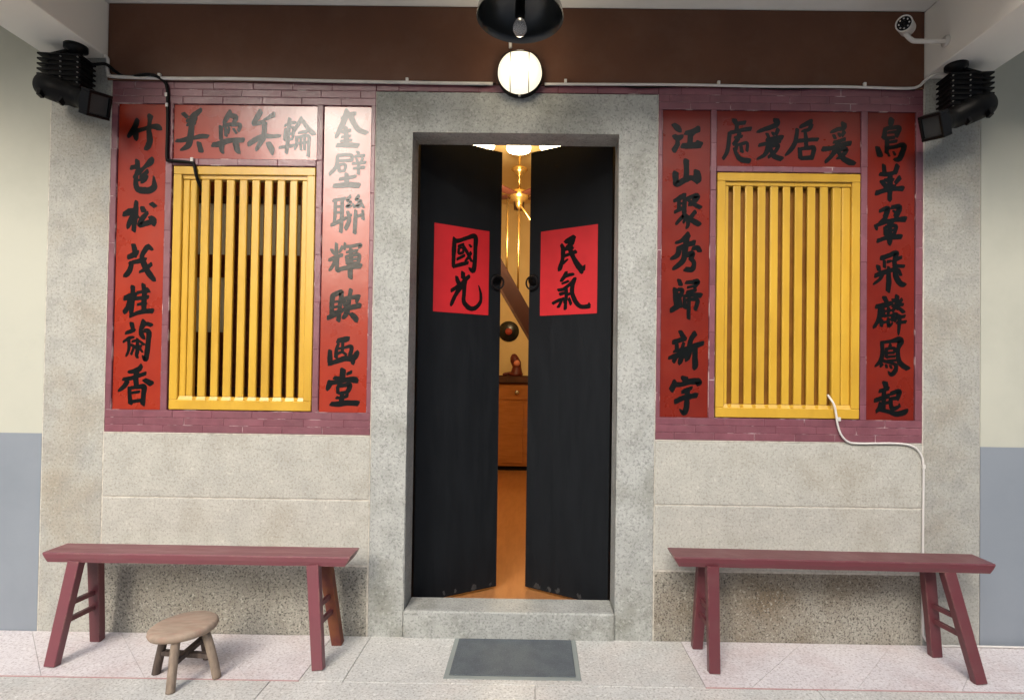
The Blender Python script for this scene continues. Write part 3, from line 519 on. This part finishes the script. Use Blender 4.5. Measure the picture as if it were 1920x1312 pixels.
def catmull(pts, n=6):
    out = []
    for i in range(len(pts)-1):
        p0, p1, p2, p3 = pts[max(i-1, 0)], pts[i], pts[i+1], pts[min(i+2, len(pts)-1)]
        for k in range(n):
            t = k/n
            out.append(tuple(.5*(2*b+(c-a)*t+(2*a-5*b+4*c-d_)*t*t+(-a+3*b-3*c+d_)*t**3) for a, b, c, d_ in zip(p0, p1, p2, p3)))
    out.append(pts[-1]); return out
def character(spec, m, parent, mtx=None, wf=1.0):
    b = B(); rnd = random.Random(spec)
    for si, stt in enumerate(spec.split(';')):
        pts = [tuple(float(v)/1000 for v in p.split(',')) for p in stt.split()]
        pts = catmull(pts); y = -.0006 - .00005*si
        L_, R_ = [], []; q1 = q2 = 0.
        n = len(pts)
        for i, (x, z, w_) in enumerate(pts):
            a, c = pts[max(i-1, 0)], pts[min(i+1, n-1)]
            dx, dz = c[0]-a[0], c[1]-a[1]; l = math.hypot(dx, dz) or 1e-6; nx, nz = -dz/l, dx/l
            h = (w_*1.22+.0018)*.5*wf
            q1 = .75*q1 + rnd.uniform(-.055, .055); q2 = .75*q2 + rnd.uniform(-.055, .055)
            j1, j2 = 1+q1+rnd.uniform(-.03, .03), 1+q2+rnd.uniform(-.03, .03)
            if i >= n-3 and pts[-1][2] < .8*max(p[2] for p in pts): h *= (.95, .80, .55)[i-(n-3)]
            L_.append((x+nx*h*j1, z+nz*h*j1)); R_.append((x-nx*h*j2, z-nz*h*j2))
        def cap(i, sgn):
            x, z, w_ = pts[i]; a, c = (pts[0], pts[1]) if i == 0 else (pts[-2], pts[-1])
            dx, dz = (c[0]-a[0])*sgn, (c[1]-a[1])*sgn; l = math.hypot(dx, dz) or 1e-6; dx /= l; dz /= l
            h = (w_*1.22+.0018)*.5*wf; nx, nz = -dz, dx
            sk = rnd.uniform(.35, .75)*(1 if i else -1)*sgn
            tp = .55 if (i and pts[-1][2] < .8*max(p[2] for p in pts)) else 1.
            h *= tp
            return [(x+h*(nx*math.cos(t)+dx*math.sin(t)*(.62+sk*math.cos(t))), z+h*(nz*math.cos(t)+dz*math.sin(t)*(.62+sk*math.cos(t)))) for t in (math.pi*.2, math.pi*.4, math.pi*.6, math.pi*.8)]
        V = lambda p: b.bm.verts.new((p[0], y, p[1]))
        l_, r_ = [V(p) for p in L_], [V(p) for p in R_]
        for i in range(n-1): b.bm.faces.new((l_[i], l_[i+1], r_[i+1], r_[i]))
        e = [V(p) for p in cap(n-1, 1)]; b.bm.faces.new([l_[-1]]+e+[r_[-1]])
        s0 = [V(p) for p in cap(0, -1)]; b.bm.faces.new([r_[0]]+s0+[l_[0]])
    me = bpy.data.meshes.new('character')
    for f in b.bm.faces:
        f.normal_update()
        if f.normal.y > 0: f.normal_flip()
    b.bm.to_mesh(me); b.bm.free(); me.materials.append(m)
    o = link('character', me, parent)
    return o
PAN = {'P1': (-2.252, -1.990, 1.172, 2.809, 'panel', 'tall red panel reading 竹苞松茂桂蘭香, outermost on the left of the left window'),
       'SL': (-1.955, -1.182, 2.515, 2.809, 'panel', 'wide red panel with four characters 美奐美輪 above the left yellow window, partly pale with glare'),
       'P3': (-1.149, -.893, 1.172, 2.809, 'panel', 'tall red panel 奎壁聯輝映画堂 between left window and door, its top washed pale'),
       'P4': (.662, .918, 1.172, 2.809, 'panel_shaded', 'tall shade-darkened red panel reading 江山聚秀歸新宇 between the door and the right window'),
       'SR': (.949, 1.716, 2.510, 2.809, 'panel_shaded', 'wide shade-darkened red panel with four characters 處爰居爰 above the right yellow window'),
       'P6': (1.750, 2.006, 1.172, 2.809, 'panel_shaded', 'tall shade-darkened red panel reading 鳥革翬飛麟鳳起, outermost on the right of the right window')}
holder = {}
for k, (x0, x1, z0, z1, m, lab) in PAN.items():
    e = empty('couplet_panel', ((x0+x1)/2, .010, z0), lab, 'sign', 'red couplet panels set in the brick wall')
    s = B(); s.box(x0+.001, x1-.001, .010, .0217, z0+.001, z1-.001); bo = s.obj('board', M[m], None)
    bo.parent = e; bo.matrix_parent_inverse = Matrix.Translation(-e.location)
    holder[k] = e
for k, lab in (('D1', 'red paper with black characters 國光 pasted on the left door leaf'), ('D2', 'red paper with black characters 民氣 pasted on the right door leaf')):
    mt, Lw = doors[0 if k == 'D1' else 1]
    u0, u1, z0, z1 = (.089, .445, 1.742, 2.253) if k == 'D1' else (.087, .466, 1.743, 2.256)
    s = B(); s.box(u0, u1, -.0014, -.0004, z0, z1)
    for v in s.bm.verts:
        pass
    o = s.obj('paper_sign', M['paper']); o.matrix_world = mt
    tag(o, lab, 'sign', 'red paper signs on the door leaves'); holder[k] = o
for ln in INK.strip().split('\n'):
    k, ch, spec = ln.split('|')
    o = character(spec, M['ink_matt'] if k[0] == 'D' else M['ink'], holder[k])
    if k[0] == 'D': o.location = (0, -.0012, 0)
    else: o.parent = holder[k]; o.matrix_parent_inverse = Matrix.Translation(-holder[k].location); o.location = (0, .010, 0)

# ================================================================ BENCHES, STOOL, MAT
def bench(loc, rz, X0, X1, ya, yb, zt, legs, m, lab, rear_right=None, mleg=None):
    e = empty('bench', loc, lab, 'bench', 'wooden benches in front of the house', rz)
    th = .046
    s = B(); ch = .024
    # plank with ends cut back underneath
    nseg = 14
    rows = []
    for i in range(nseg+1):
        t = i/nseg; x = X0 + (X1-X0)*t; xb = X0+ch + (X1-X0-2*ch)*t
        wob = .0018*math.sin(i*1.7)+.0012*math.sin(i*3.1+1)
        yy0, yy1 = ya+wob, yb-wob*.6
        r_ = [(xb, yy0+.004, zt-th), (x + (ch*.5 if i == 0 else -ch*.5 if i == nseg else 0), yy0, zt-th*.55), (x, yy0+.001, zt-.005), (x, yy0+.006, zt), (x, yy1-.006, zt), (x, yy1, zt-.006), (xb, yy1, zt-th)]
        rows.append([s.bm.verts.new(p) for p in r_])
    for a, b_ in zip(rows, rows[1:]):
        for k in range(7): s.bm.faces.new((a[k], b_[k], b_[(k+1) % 7], a[(k+1) % 7]))
    s.bm.faces.new(rows[0]); s.bm.faces.new(rows[-1][::-1])
    s.obj('seat', m, e)
    for (tx, ty, fx, fy, kind) in legs:
        b = B(); b.bar((tx, ty, zt-th+.004), (fx, fy, 0), .058, .044, .052, .040)
        bmesh.ops.bevel(b.bm, geom=list(b.bm.edges), offset=.0025, segments=1, affect='EDGES')
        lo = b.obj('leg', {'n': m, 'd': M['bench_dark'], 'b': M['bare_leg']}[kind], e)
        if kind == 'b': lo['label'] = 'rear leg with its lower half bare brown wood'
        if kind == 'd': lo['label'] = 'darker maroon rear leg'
    for (a, c) in ((0, 1), (2, 3)):
        A_, C_ = legs[a], legs[c]
        for zz in (.185, .262):
            t = 1 - zz/(zt-th)
            p = Vector((A_[0]+(A_[2]-A_[0])*t, A_[1]+(A_[3]-A_[1])*t, zz)); q = Vector((C_[0]+(C_[2]-C_[0])*t, C_[1]+(C_[3]-C_[1])*t, zz))
            b = B(); b.bar(p, q, .018, .022); b.obj('stretcher', M['bench_dark'], e)
    return e
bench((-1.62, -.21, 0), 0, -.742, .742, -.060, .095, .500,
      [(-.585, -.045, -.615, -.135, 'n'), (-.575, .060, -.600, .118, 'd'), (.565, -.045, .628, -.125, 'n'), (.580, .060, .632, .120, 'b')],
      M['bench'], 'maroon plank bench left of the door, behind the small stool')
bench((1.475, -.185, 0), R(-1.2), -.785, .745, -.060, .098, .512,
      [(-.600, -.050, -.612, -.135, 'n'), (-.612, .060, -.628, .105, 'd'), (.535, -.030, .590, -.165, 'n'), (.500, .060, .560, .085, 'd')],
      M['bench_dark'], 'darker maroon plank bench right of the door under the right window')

# stool
e = empty('stool', (-1.585, -.405, 0), 'small round weathered wooden stool with four splayed legs in front of the left bench', 'stool')
s = B(); n = 40; prof = [(0, .196), (.116, .196), (.132, .203), (.139, .217), (.137, .230), (.126, .238), (.06, .2355), (0, .2335)]
s.lathe(prof, n)
for v in s.bm.verts:
    a = math.atan2(v.co.y, v.co.x); k = 1 + .025*math.sin(2*a+.6) + .015*math.sin(3*a+2)
    v.co.x *= k*1.0; v.co.y *= k*.96; v.co.z += .05*v.co.x + .03*v.co.y
s.obj('seat', M['old_wood'], e, smooth=True)
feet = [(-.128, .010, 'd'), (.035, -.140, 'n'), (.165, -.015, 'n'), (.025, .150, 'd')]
lg = []
for fx, fy, kd in feet:
    tx, ty = fx*.62, fy*.62
    b = B(); b.tube([(tx, ty, .208), (tx*1.15+fx*.06, ty*1.15+fy*.06, .14), (fx*.93, fy*.93, .05), (fx, fy, 0)], .019, 8)
    for v in b.bm.verts:
        pass
    b.obj('leg', M['old_wood_dark'] if kd == 'd' else M['old_wood_leg'], e); lg.append((fx, fy, tx, ty))
for (i, j, z) in ((0, 2, .098), (1, 3, .112)):
    def at(k, z): fx, fy, tx, ty = lg[k]; t = 1-z/.208; return Vector((tx+(fx-tx)*t, ty+(fy-ty)*t, z))
    b = B(); b.bar(at(i, z), at(j, z), .020, .026, side=(0, 0, 1)); b.obj('stretcher', M['old_wood_dark'], e)

# door mat
e = empty('door_mat', (-.085, -.200, 0), 'flat grey door mat with paler rubber rim in front of the door sill', 'door mat')
s = B(); s.box(-.315, .315, -.200, .184, .0008, .0045, .0015); s.obj('rim', M['mat_edge'], e)
s = B(); s.box(-.291, .291, -.178, .172, .0046, .0105, .002); s.obj('pile', M['mat_grey'], e)

# ================================================================ LAMPS, CAMERA, CABLES
# bulkhead lamp over the door
cx, cz = -.102, 2.972
e = empty('bulkhead_lamp', (cx, -.006, cz), 'lit round opal wall lamp with black rim and wire guard above the door', 'lamp')
mt = Matrix.Rotation(R(90), 4, 'X')
s = B(); s.lathe([(0, .0), (.119, .0), (.121, .008), (.121, .030), (.1195, .040), (.117, .042), (.117, .030), (0, .030)], 48, mt); s.obj('base', M['black_plastic'], e)
s = B(); s.lathe([(.116, .031), (.114, .050), (.100, .074), (.075, .090), (.040, .099), (0, .102)], 48, mt); s.obj('glass', M['opal'], e)
s = B()
def arc(x, n=11): 
    h = math.sqrt(.122**2 - x*x); return [(x, -(.040 + .070*math.sqrt(max(0, 1-(q*q)/(h*h)))), q) for q in [h*math.sin(math.pi*(i/(n-1)-.5)) for i in range(n)]]
for x in (-.048, .048): s.tube(arc(x), .0022, 6, False)
s.tube([(p[2], p[1]-.001, .075) for p in arc(.075)], .0022, 6, False); s.obj('guard', M['iron'], e)
s = B(); s.lathe([(0, -.004), (.007, -.004), (.007, .004), (0, .004)], 10, Matrix.Translation((0, -.044, -.124)) @ mt); s.obj('screw', M['screw'], e)
pl = bpy.data.lights.new('lamp_light', 'POINT'); pl.energy = 1.3; pl.color = (1, .82, .55); pl.shadow_soft_size = .08
po = bpy.data.objects.new('lamp_light', pl); COL.objects.link(po); po.parent = e; po.location = (0, -.13, .0)
# short conduit up to the ceiling
tag(B().tube([(-.155, -.012, 3.12), (-.158, -.012, 3.23), (-.158, -.012, 3.344)], .009, 10, False).obj('conduit', M['white_plastic']), 'short white conduit rising from the round wall lamp behind the black shade', 'conduit')

# black dome pendant
px_, py_, pz_ = -.085, -.60, 2.908
e = empty('pendant_lamp', (px_, py_, pz_), 'unlit black metal dome pendant with clear bulb hanging from the ceiling', 'lamp')
prof = [(.184, 0), (.180, .030), (.160, .085), (.120, .135), (.070, .165), (.040, .178)]
s = B(); s.lathe([(.186, -.001)] + prof, 56); s.obj('shade', M['shade_out'], e, smooth=True)
s = B(); s.lathe([(.1855, 0.0), (.182, .0005)] + [(r-.004, h+.001) for r, h in prof[1:]] + [(0, .176)], 56); s.obj('shade_lining', M['shade_in'], e, smooth=True)
s = B(); s.lathe([(0, .175), (.024, .175), (.026, .110), (.023, .108), (.026, .098), (.023, .090), (0, .09)], 24); s.obj('socket', M['chrome'], e)
s = B(); s.lathe([(0, .092), (.021, .092), (.021, .0), (.016, -.008), (0, -.008)], 24); s.obj('bulb_holder', M['black_plastic'], e)
s = B(); s.lathe([(.014, -.004), (.022, -.018), (.030, -.040), (.030, -.056), (.018, -.073), (0, -.079)], 24); s.obj('bulb', M['bulb_glass'], e)
s = B(); s.lathe([(0, .178), (.042, .178), (.036, .21), (.012, .23), (.006, .24), (.006, 3.344-pz_-.02), (.045, 3.344-pz_-.015), (.045, 3.344-pz_), (0, 3.344-pz_)], 20); s.obj('stem', M['black_metal'], e)

# stage spotlights under the beams
def spotlight(loc, sx, lab, aim, rz):
    e = empty('stage_spotlight', loc, lab, 'spotlight', 'black stage spotlights under the beams', rz)
    X = lambda v: v*sx
    def bx(x0, x1, *a, **k): x0, x1 = sorted((X(x0), X(x1))); return (x0, x1, *a)
    s = B(); s.lathe([(0, 0), (.052, 0), (.052, -.022), (.030, -.030), (.026, -.060), (0, -.060)], 28, Matrix.Translation((X(.03), 0, 0))); s.obj('mount', M['black_metal'], e)
    s = B(); s.box(*bx(-.070, .088, -.050, .050, -.250, -.062), .008)
    s.obj('housing', M['black_plastic'], e)
    for k in range(7):
        z = -.074 - k*.026
        s = B(); s.box(*bx(-.116, .094, -.058, .056, z-.0045, z+.0045), .001); s.obj('fin', M['black_metal'], e)
    s = B(); s.bar((X(-.10), .0, -.066), (X(.0), .0, -.035), .012, .05); s.obj('strap', M['black_metal'], e)
    s = B()
    for k in range(7):
        for xx in (.0, .082): s.lathe([(0, .004), (.0035, .003), (.0035, -.003), (0, -.004)], 8, Matrix.Translation((X(xx), -.0590, -.087-k*.026)) @ Matrix.Rotation(R(90), 4, 'X'))
    tag(s.obj('screws', M['screw'], e), kind='stuff')
    p0 = Vector((X(-.035), -.030, -.245)); a = Vector((X(aim[0]), aim[1], aim[2])).normalized()
    s = B(); s.lathe([(0, -.100), (.040, -.097), (.060, -.078), (.062, -.040), (.062, .05), (.054, .056), (.054, .12), (.046, .124), (.046, .19), (.056, .193), (.056, .225), (.050, .230), (0, .225)], 28, frame_mtx(p0, a)); s.obj('barrel', M['black_plastic'], e)
    s = B(); s.bar((X(-.085), -.05, -.22), (X(-.085), -.07, -.30), .016, .03); s.obj('yoke', M['black_metal'], e); s = B(); s.bar((X(.06), -.06, -.24), (X(.02), -.085, -.34), .016, .03); s.obj('yoke', M['black_metal'], e)
    fm = frame_mtx(p0 + a*.25, a) @ Matrix.Rotation(R(12 if sx > 0 else -12), 4, 'Z')
    s = B()
    for x0, x1, y0, y1 in ((-.062, .062, -.062, -.048), (-.062, .062, .048, .062), (-.062, -.048, -.048, .048), (.048, .062, -.048, .048)): s.box(x0, x1, y0, y1, -.030, .022, .002, 1, fm)
    s.obj('filter_holder', M['black_metal'], e)
    s = B(); s.box(-.048, .048, -.048, .048, -.004, .012, 0, 1, fm); s.obj('filter', M['lens_grey'], e)
    e.scale = (1.0,)*3
    return e
spotlight((-2.425, -.11, 3.05), 1, 'black finned stage spotlight hanging under the left beam, its grey filter facing out', (.92, -.20, -.36), R(4))
spotlight((2.150, -.13, 2.995), -1, 'black finned stage spotlight hanging under the right beam over the last red panel', (.84, -.20, -.40), R(-4))

# security camera
e = empty('security_camera', (1.80, -.22, 3.135), 'small white bullet security camera on an arm beside the right beam', 'camera')
a = Vector((-.60, -.74, -.30)).normalized()
fm = frame_mtx((0, 0, 0), a)
s = B(); s.lathe([(0, -.125), (.032, -.123), (.036, -.110), (.036, .030), (.037, .034), (.037, .050), (.032, .052), (.031, .042)], 32, fm); s.obj('body', M['white_plastic'], e, smooth=True)
s = B(); s.lathe([(0, .043), (.0315, .043)], 32, fm); s.lathe([(.0315, .0425), (0, .0425)], 32, fm); s.obj('front_glass', M['black_plastic'], e)
for k in range(8):
    t = k*math.pi/4; s = B(); s.lathe([(0, .050), (.0040, .049), (.0045, .044), (0, .044)], 10, fm @ Matrix.Translation((.0215*math.cos(t), .0215*math.sin(t), 0))); s.obj('infrared_diode', M['chrome'], e)
s = B(); s.lathe([(0, .053), (.010, .050), (.013, .0435), (0, .0435)], 20, fm); s.obj('lens', M['black_plastic'], e)
s = B(); s.tube([(.02, .04, -.01), (.06, .045, -.045), (.10, .05, -.050), (.246, .055, -.045)], .011, 10); s.lathe([(0, -.006), (.026, -.006), (.026, .006), (0, .006)], 20, frame_mtx((.240, .055, -.045), (1, 0, 0))); s.obj('arm', M['white_plastic'], e)

# cables
c = B(); c.tube([(-2.30, -.04, 3.045), (-2.296, -.022, 3.03), (-2.300, -.018, 2.985), (-2.292, -.018, 2.955), (-2.262, -.018, 2.941), (-1.95, -.018, 2.934), (-1.6, -.018, 2.936), (-1.1, -.018, 2.929), (-.6, -.018, 2.926), (-.245, -.018, 2.925)], .0085, 10)
tag(c.obj('conduit', M['white_plastic']), 'thick white cable running along the wall top from the left beam to the round lamp', 'cable')
c = B(); c.tube([(.03, -.016, 2.927), (.4, -.016, 2.930), (.8, -.016, 2.932), (1.2, -.016, 2.928), (1.6, -.016, 2.931), (1.93, -.016, 2.926), (2.005, -.018, 2.937), (2.035, -.022, 2.965), (2.075, -.05, 2.986), (2.13, -.06, 2.984)], .0070, 8)
tag(c.obj('white_cable', M['white_cable']), 'white cable running along the wall top from the round lamp to the right beam', 'cable')
c = B(); c.tube([(.03, -.009, 2.919), (.3, -.008, 2.937), (.55, -.009, 2.918), (.9, -.008, 2.940), (1.3, -.009, 2.918), (1.65, -.008, 2.940), (1.99, -.009, 2.922)], .004, 6)
tag(c.obj('black_cable', M['black_plastic']), 'thin black cable twisted round the white one right of the round lamp', 'cable')
c = B(); c.tube([(-2.42, -.13, 3.00), (-2.36, -.06, 2.985), (-2.30, -.03, 3.00), (-2.26, -.012, 2.97), (-2.20, -.009, 2.944), (-2.06, -.034, 2.946), (-2.00, -.012, 2.922), (-1.983, -.009, 2.880), (-1.979, -.009, 2.80), (-1.976, -.009, 2.66), (-1.976, -.009, 2.515), (-1.955, -.009, 2.499), (-1.85, -.009, 2.490), (-1.832, -.007, 2.478), (-1.825, -.004, 2.44), (-1.818, .006, 2.40), (-1.815, .03, 2.37), (-1.815, .07, 2.33)], .0085, 8)
tag(c.obj('black_cable', M['black_plastic']), 'black cable dropping from the left spotlight down beside 竹苞 panel into the left window', 'cable')
c = B(); c.tube([(-.62, -.009, 2.940), (-.45, -.010, 2.925), (-.30, -.012, 2.915), (-.23, -.015, 2.93)], .004, 6)
tag(c.obj('black_cable', M['black_plastic']), 'short thin black cable entering the round lamp from the left', 'cable')
c = B(); c.tube([(1.562, .03, 1.30), (1.562, .008, 1.285), (1.575, -.010, 1.25), (1.583, -.016, 1.20), (1.590, -.016, 1.15), (1.612, -.012, 1.095), (1.650, -.010, 1.058), (1.71, -.009, 1.050), (1.90, -.009, 1.053), (1.985, -.009, 1.040), (2.025, -.009, 1.005), (2.044, -.009, .94), (2.045, -.008, .70), (2.044, -.008, .40), (2.046, -.008, .10), (2.052, -.012, .045), (2.09, -.02, .010), (2.20, -.02, .008), (2.45, -.022, .008), (2.9, -.03, .008), (3.4, -.03, .008)], .0056, 8)
tag(c.obj('white_cable', M['white_cable']), 'white cable hanging from the right window and running down behind the right bench', 'cable')
# cable clips: thin saddles with a nail, one thing each
cl = B(); cl.box(-.007, .007, -.014, .0, -.006, .014, .001); cl_me = cl.obj('cable_clip', M['white_plastic'])
spots = [(-2.02, -.012, 2.945), (-1.985, -.004, 2.845), (-1.98, -.004, 2.79), (-1.84, -.004, 2.500), (-.70, -.014, 2.935), (.14, -.012, 2.938), (.95, -.012, 2.938), (1.72, -.012, 2.938), (1.60, -.004, 1.172), (2.046, -.002, .93)]
for i, p in enumerate(spots):
    o = cl_me if i == 0 else cl_me.copy()
    if i: COL.objects.link(o)
    o.location = p
    tag(o, 'tiny white cable clip ' + ('at the upper left corner of the 竹苞 panel', 'on the black cable just above the 美奐美輪 panel', 'on the black cable beside the top of the 美奐美輪 panel', 'at the top edge of the left yellow window frame', 'above the upper left corner of the granite door frame', 'next to the round wall lamp on its right', 'above the left end of the right window', 'above the right end of the right window', 'at the bottom edge of the right yellow window frame', 'on the white cable left of the right granite pillar')[i], 'clip', 'cable clips on the wall')

# ================================================================ INTERIOR seen through the gap and the windows
FZ = .070
structure(B().box(-2.4, 2.2, .178, 5.15, FZ-.05, FZ).obj('interior_floor', M['parquet']))
structure(B().box(-2.4, 2.2, 5.15, 5.25, FZ, 3.84).obj('interior_wall', M['wall_yellow']))
structure(B().box(-2.5, -2.4, .178, 5.25, FZ, 3.84).obj('interior_wall', M['wall_yellow']))
structure(B().box(2.2, 2.3, .178, 5.25, FZ, 3.84).obj('interior_wall', M['wall_yellow']))
structure(B().box(-2.5, 2.3, .171, 5.25, 3.84, 3.94).obj('interior_ceiling', M['wall_yellow']))
structure(B().box(-2.5, 2.3, .171, .177, 2.78, 3.839).obj('interior_wall', M['wall_yellow']))

# chest against the back wall
e = empty('chest', (-.15, 4.83, FZ), 'orange wooden chest with dark top at the far wall behind the door gap', 'chest')
s = B(); s.box(-.6, .6, -.22, .25, .06, 1.17, .004); s.obj('body', M['wood_orange'], e)
s = B(); s.box(-.58, .58, -.19, .24, 0, .06); s.obj('plinth', M['black_plastic'], e)
s = B(); s.box(-.64, .64, -.25, .27, 1.17, 1.28, .006); s.obj('top', M['wood_red'], e)
s = B(); s.box(-.56, .56, -.232, -.221, .96, 1.15, .003); dr = s.obj('drawer', M['wood_orange'], e)
for x in (-.09, .3): 
    s = B(); s.lathe([(0, 0), (.012, .003), (.030, .020), (.022, .034), (0, .038)], 16, frame_mtx((x, -.232, 1.055), (0, -1, 0))); s.obj('knob', M['chrome'], dr)
for a, b_ in ((-.56, -.01), (.01, .56)):
    s = B(); s.box(a, b_, -.232, -.221, .10, .93, .003); s.obj('cupboard_door', M['wood_orange'], e)
s = B(); s.box(-.50, .10, -.262, -.252, 1.185, 1.265, .002); s.box(-.36, -.22, -.27, -.262, 1.20, 1.25); s.obj('carved_front', M['wood_dark'], e)
# figurine with pale face on the chest
e = empty('figurine', (-.27, 4.70, FZ+1.28), 'dark red figurine with pink centre standing on the far chest', 'figurine')
s = B(); s.lathe([(0, 0), (.10, 0), (.10, .02), (.075, .06), (.060, .12), (.072, .19), (.055, .25), (.030, .29), (0, .30)], 20)
for v in s.bm.verts: v.co.x += .02*math.sin(v.co.z*16); 
s.obj('body', M['flower'], e, smooth=True)
s = B(); s.lathe([(0, .02), (.035, .015), (.045, 0), (0, 0)], 16, frame_mtx((.02, -.06, .17), (0, -1, .1))); s.obj('face', M['skin_pink'], e)
s = B(); s.tube([(-.03, 0, .04), (-.13, -.02, .02), (-.17, -.03, -.002+.01)], [.022]*9+[.015]*2, 8); s.obj('arm', M['flower'], e)
# record disc
e = empty('record', (-.39, 5.143, 1.985), 'black vinyl record with red label hung on the yellow far wall', 'record')
s = B(); s.lathe([(0, 0), (.148, 0), (.150, .002), (.148, .004), (0, .004)], 40, frame_mtx((0, 0, 0), (0, -1, 0))); s.obj('disc', M['vinyl'], e)
s = B(); s.lathe([(0, .005), (.05, .005), (.05, .004)], 24, frame_mtx((0, 0, 0), (0, -1, 0))); s.obj('label', M['record_label'], e)
# stair flight crossing the gap
e = empty('staircase', (-.9, 3.0, FZ), 'dark red sloping stair stringer crossing behind the door gap', 'staircase')
def sl(x0, z0, x1, z1, t, y0, y1, name, m):
    s = B(); s.prism([(x0+.9, y0-3.0, z0-FZ), (x1+.9, y0-3.0, z1-FZ), (x1+.9, y0-3.0, z1-t-FZ), (x0+.9, y0-3.0, z0-t-FZ)], (0, y1-y0, 0)); return s.obj(name, m, e)
sl(-1.0, 3.67, .95, .32, .33, 2.95, 3.00, 'stringer', M['wood_red'])
sl(-1.0, 3.32, .95, -.03+.12, .05, 2.94, 3.05, 'edge_moulding', M['wood_dark'])
# ceiling fittings glimpsed above
e = empty('chandelier', (-.16, 1.55, 3.838), 'brass chandelier with three lit glass bell shades just below the door lintel', 'chandelier')
s = B(); s.lathe([(0, 0), (.05, 0), (.04, -.03), (.010, -.04), (.010, -.42), (.04, -.44), (.04, -.50), (0, -.52)], 20); s.obj('stem', M['brass'], e)
for k, (x, y) in enumerate(((-.29, 0), (.0, .06), (.27, 0))):
    s = B(); s.tube([(x*.1, y*.1, -.46), (x*.6, y*.6, -.36), (x, y, -.37), (x, y, -.41)], .007, 8); s.obj('arm', M['brass'], e)
    s = B(); s.lathe([(.018, -.40), (.060, -.42), (.095, -.50), (.100, -.60), (.096, -.62), (.090, -.62), (.090, -.50), (.02, -.41)], 24, Matrix.Translation((x, y, 0))); s.lathe([(0, -.50), (.04, -.51), (.05, -.58), (0, -.61)], 12, Matrix.Translation((x, y, 0))); s.obj('glass_shade', M['glass_lamp'], e)
e = empty('ceiling_fan', (-.20, 3.1, 3.838), 'brass ceiling fitting with red-brown blades glimpsed high in the door gap', 'ceiling fan')
s = B(); s.lathe([(0, 0), (.03, 0), (.012, -.02), (.012, -.21), (.085, -.225), (.090, -.24), (.05, -.275), (.02, -.30), (.012, -.31), (.012, -.45), (0, -.45)], 28); s.obj('canopy', M['brass'], e)
s = B(); s.lathe([(0, -.44), (.03, -.44), (.09, -.47), (.12, -.51), (.09, -.56), (.04, -.59), (.035, -.63), (.02, -.66), (0, -.665)], 28); s.obj('motor', M['brass'], e)
for k in range(5):
    t = R(20+72*k); s = B(); mt = Matrix.Rotation(t, 4, 'Z'); s.box(.12, .52, -.06, .06, -.535, -.520, .002, 1, mt); s.obj('blade', M['wood_red'], e)
s = B()
s.tube([(.0, -.02, -.62), (.06, -.05, -.70), (.18, -.05, -.88)], .012, 8); s.obj('bracket', M['brass'], e)
for x, z0, z1 in ((-.125, 2.32, 3.40), (-.0, 2.22, 3.40)):
    o = B().tube([(-.20+x, 3.15, z1), (-.20+x, 3.15, z0+.35), (-.20+x, 3.15, z0)], .011, 8, False).obj('hanging_rod', M['brass'])
    tag(o, 'slim brass rod hanging inside, nearer the left door leaf' if x < -.05 else 'slim brass rod hanging inside, in the middle of the door gap', 'rod', 'brass rods hanging inside the door gap')
# wooden screen behind the left window, folded shutter behind the right one
e = empty('room_divider', (-1.55, .50, FZ), 'brown wooden divider with grey panes behind the left window', 'room divider')
s = B()
for z0, z1 in ((0, .95), (1.02-FZ, 1.62-FZ), (1.96-FZ, 2.10-FZ), (2.42-FZ, 2.75-FZ)): s.box(-.75, .62, -.02, .02, z0, z1, .003)
for x in (-.75, -.33, .10, .58): s.box(x, x+.045, -.024, -.0205, 0, 2.68, .002)
s.obj('frame', M['wood_redbrown'], e)
for (a, b_, z0, z1) in ((-.70, -.33, 2.10, 2.42), (-.285, .10, 2.10, 2.42), (.145, .58, 2.10, 2.42), (-.70, -.33, 1.62, 1.96)):
    s = B(); s.box(a, b_, -.004, .004, z0-FZ, z1-FZ); s.obj('pane', M['screen_glass'], e)
s = B(); s.box(-.285, .58, -.008, .008, 1.62-FZ, 1.96-FZ); s.obj('wood_panel', M['wood_redbrown'], e)
e = empty('cupboard', (1.35, .60, FZ), 'dark brown cupboard standing behind the slats of the right window', 'cupboard')
s = B(); s.box(-.55, .6, -.2, .25, 0, 2.6, .005); s.obj('body', M['wood_dark'], e)
for a, b_ in ((-.53, .02), (.03, .58)):
    s = B(); s.box(a, b_, -.215, -.201, .1, 2.5, .004); s.obj('cupboard_door', M['wood_dark'], e)
# indoor point lights: one below the chandelier, one deeper inside with no fitting
for nm, loc, en, sz in (('indoor_light', (-.16, 1.55, 3.0), 20, .15), ('indoor_light', (-.2, 2.7, 3.05), 33, .15)):
    l = bpy.data.lights.new(nm, 'POINT'); l.energy = en; l.color = (1, .74, .42); l.shadow_soft_size = sz
    o = bpy.data.objects.new(nm, l); COL.objects.link(o); o.location = loc
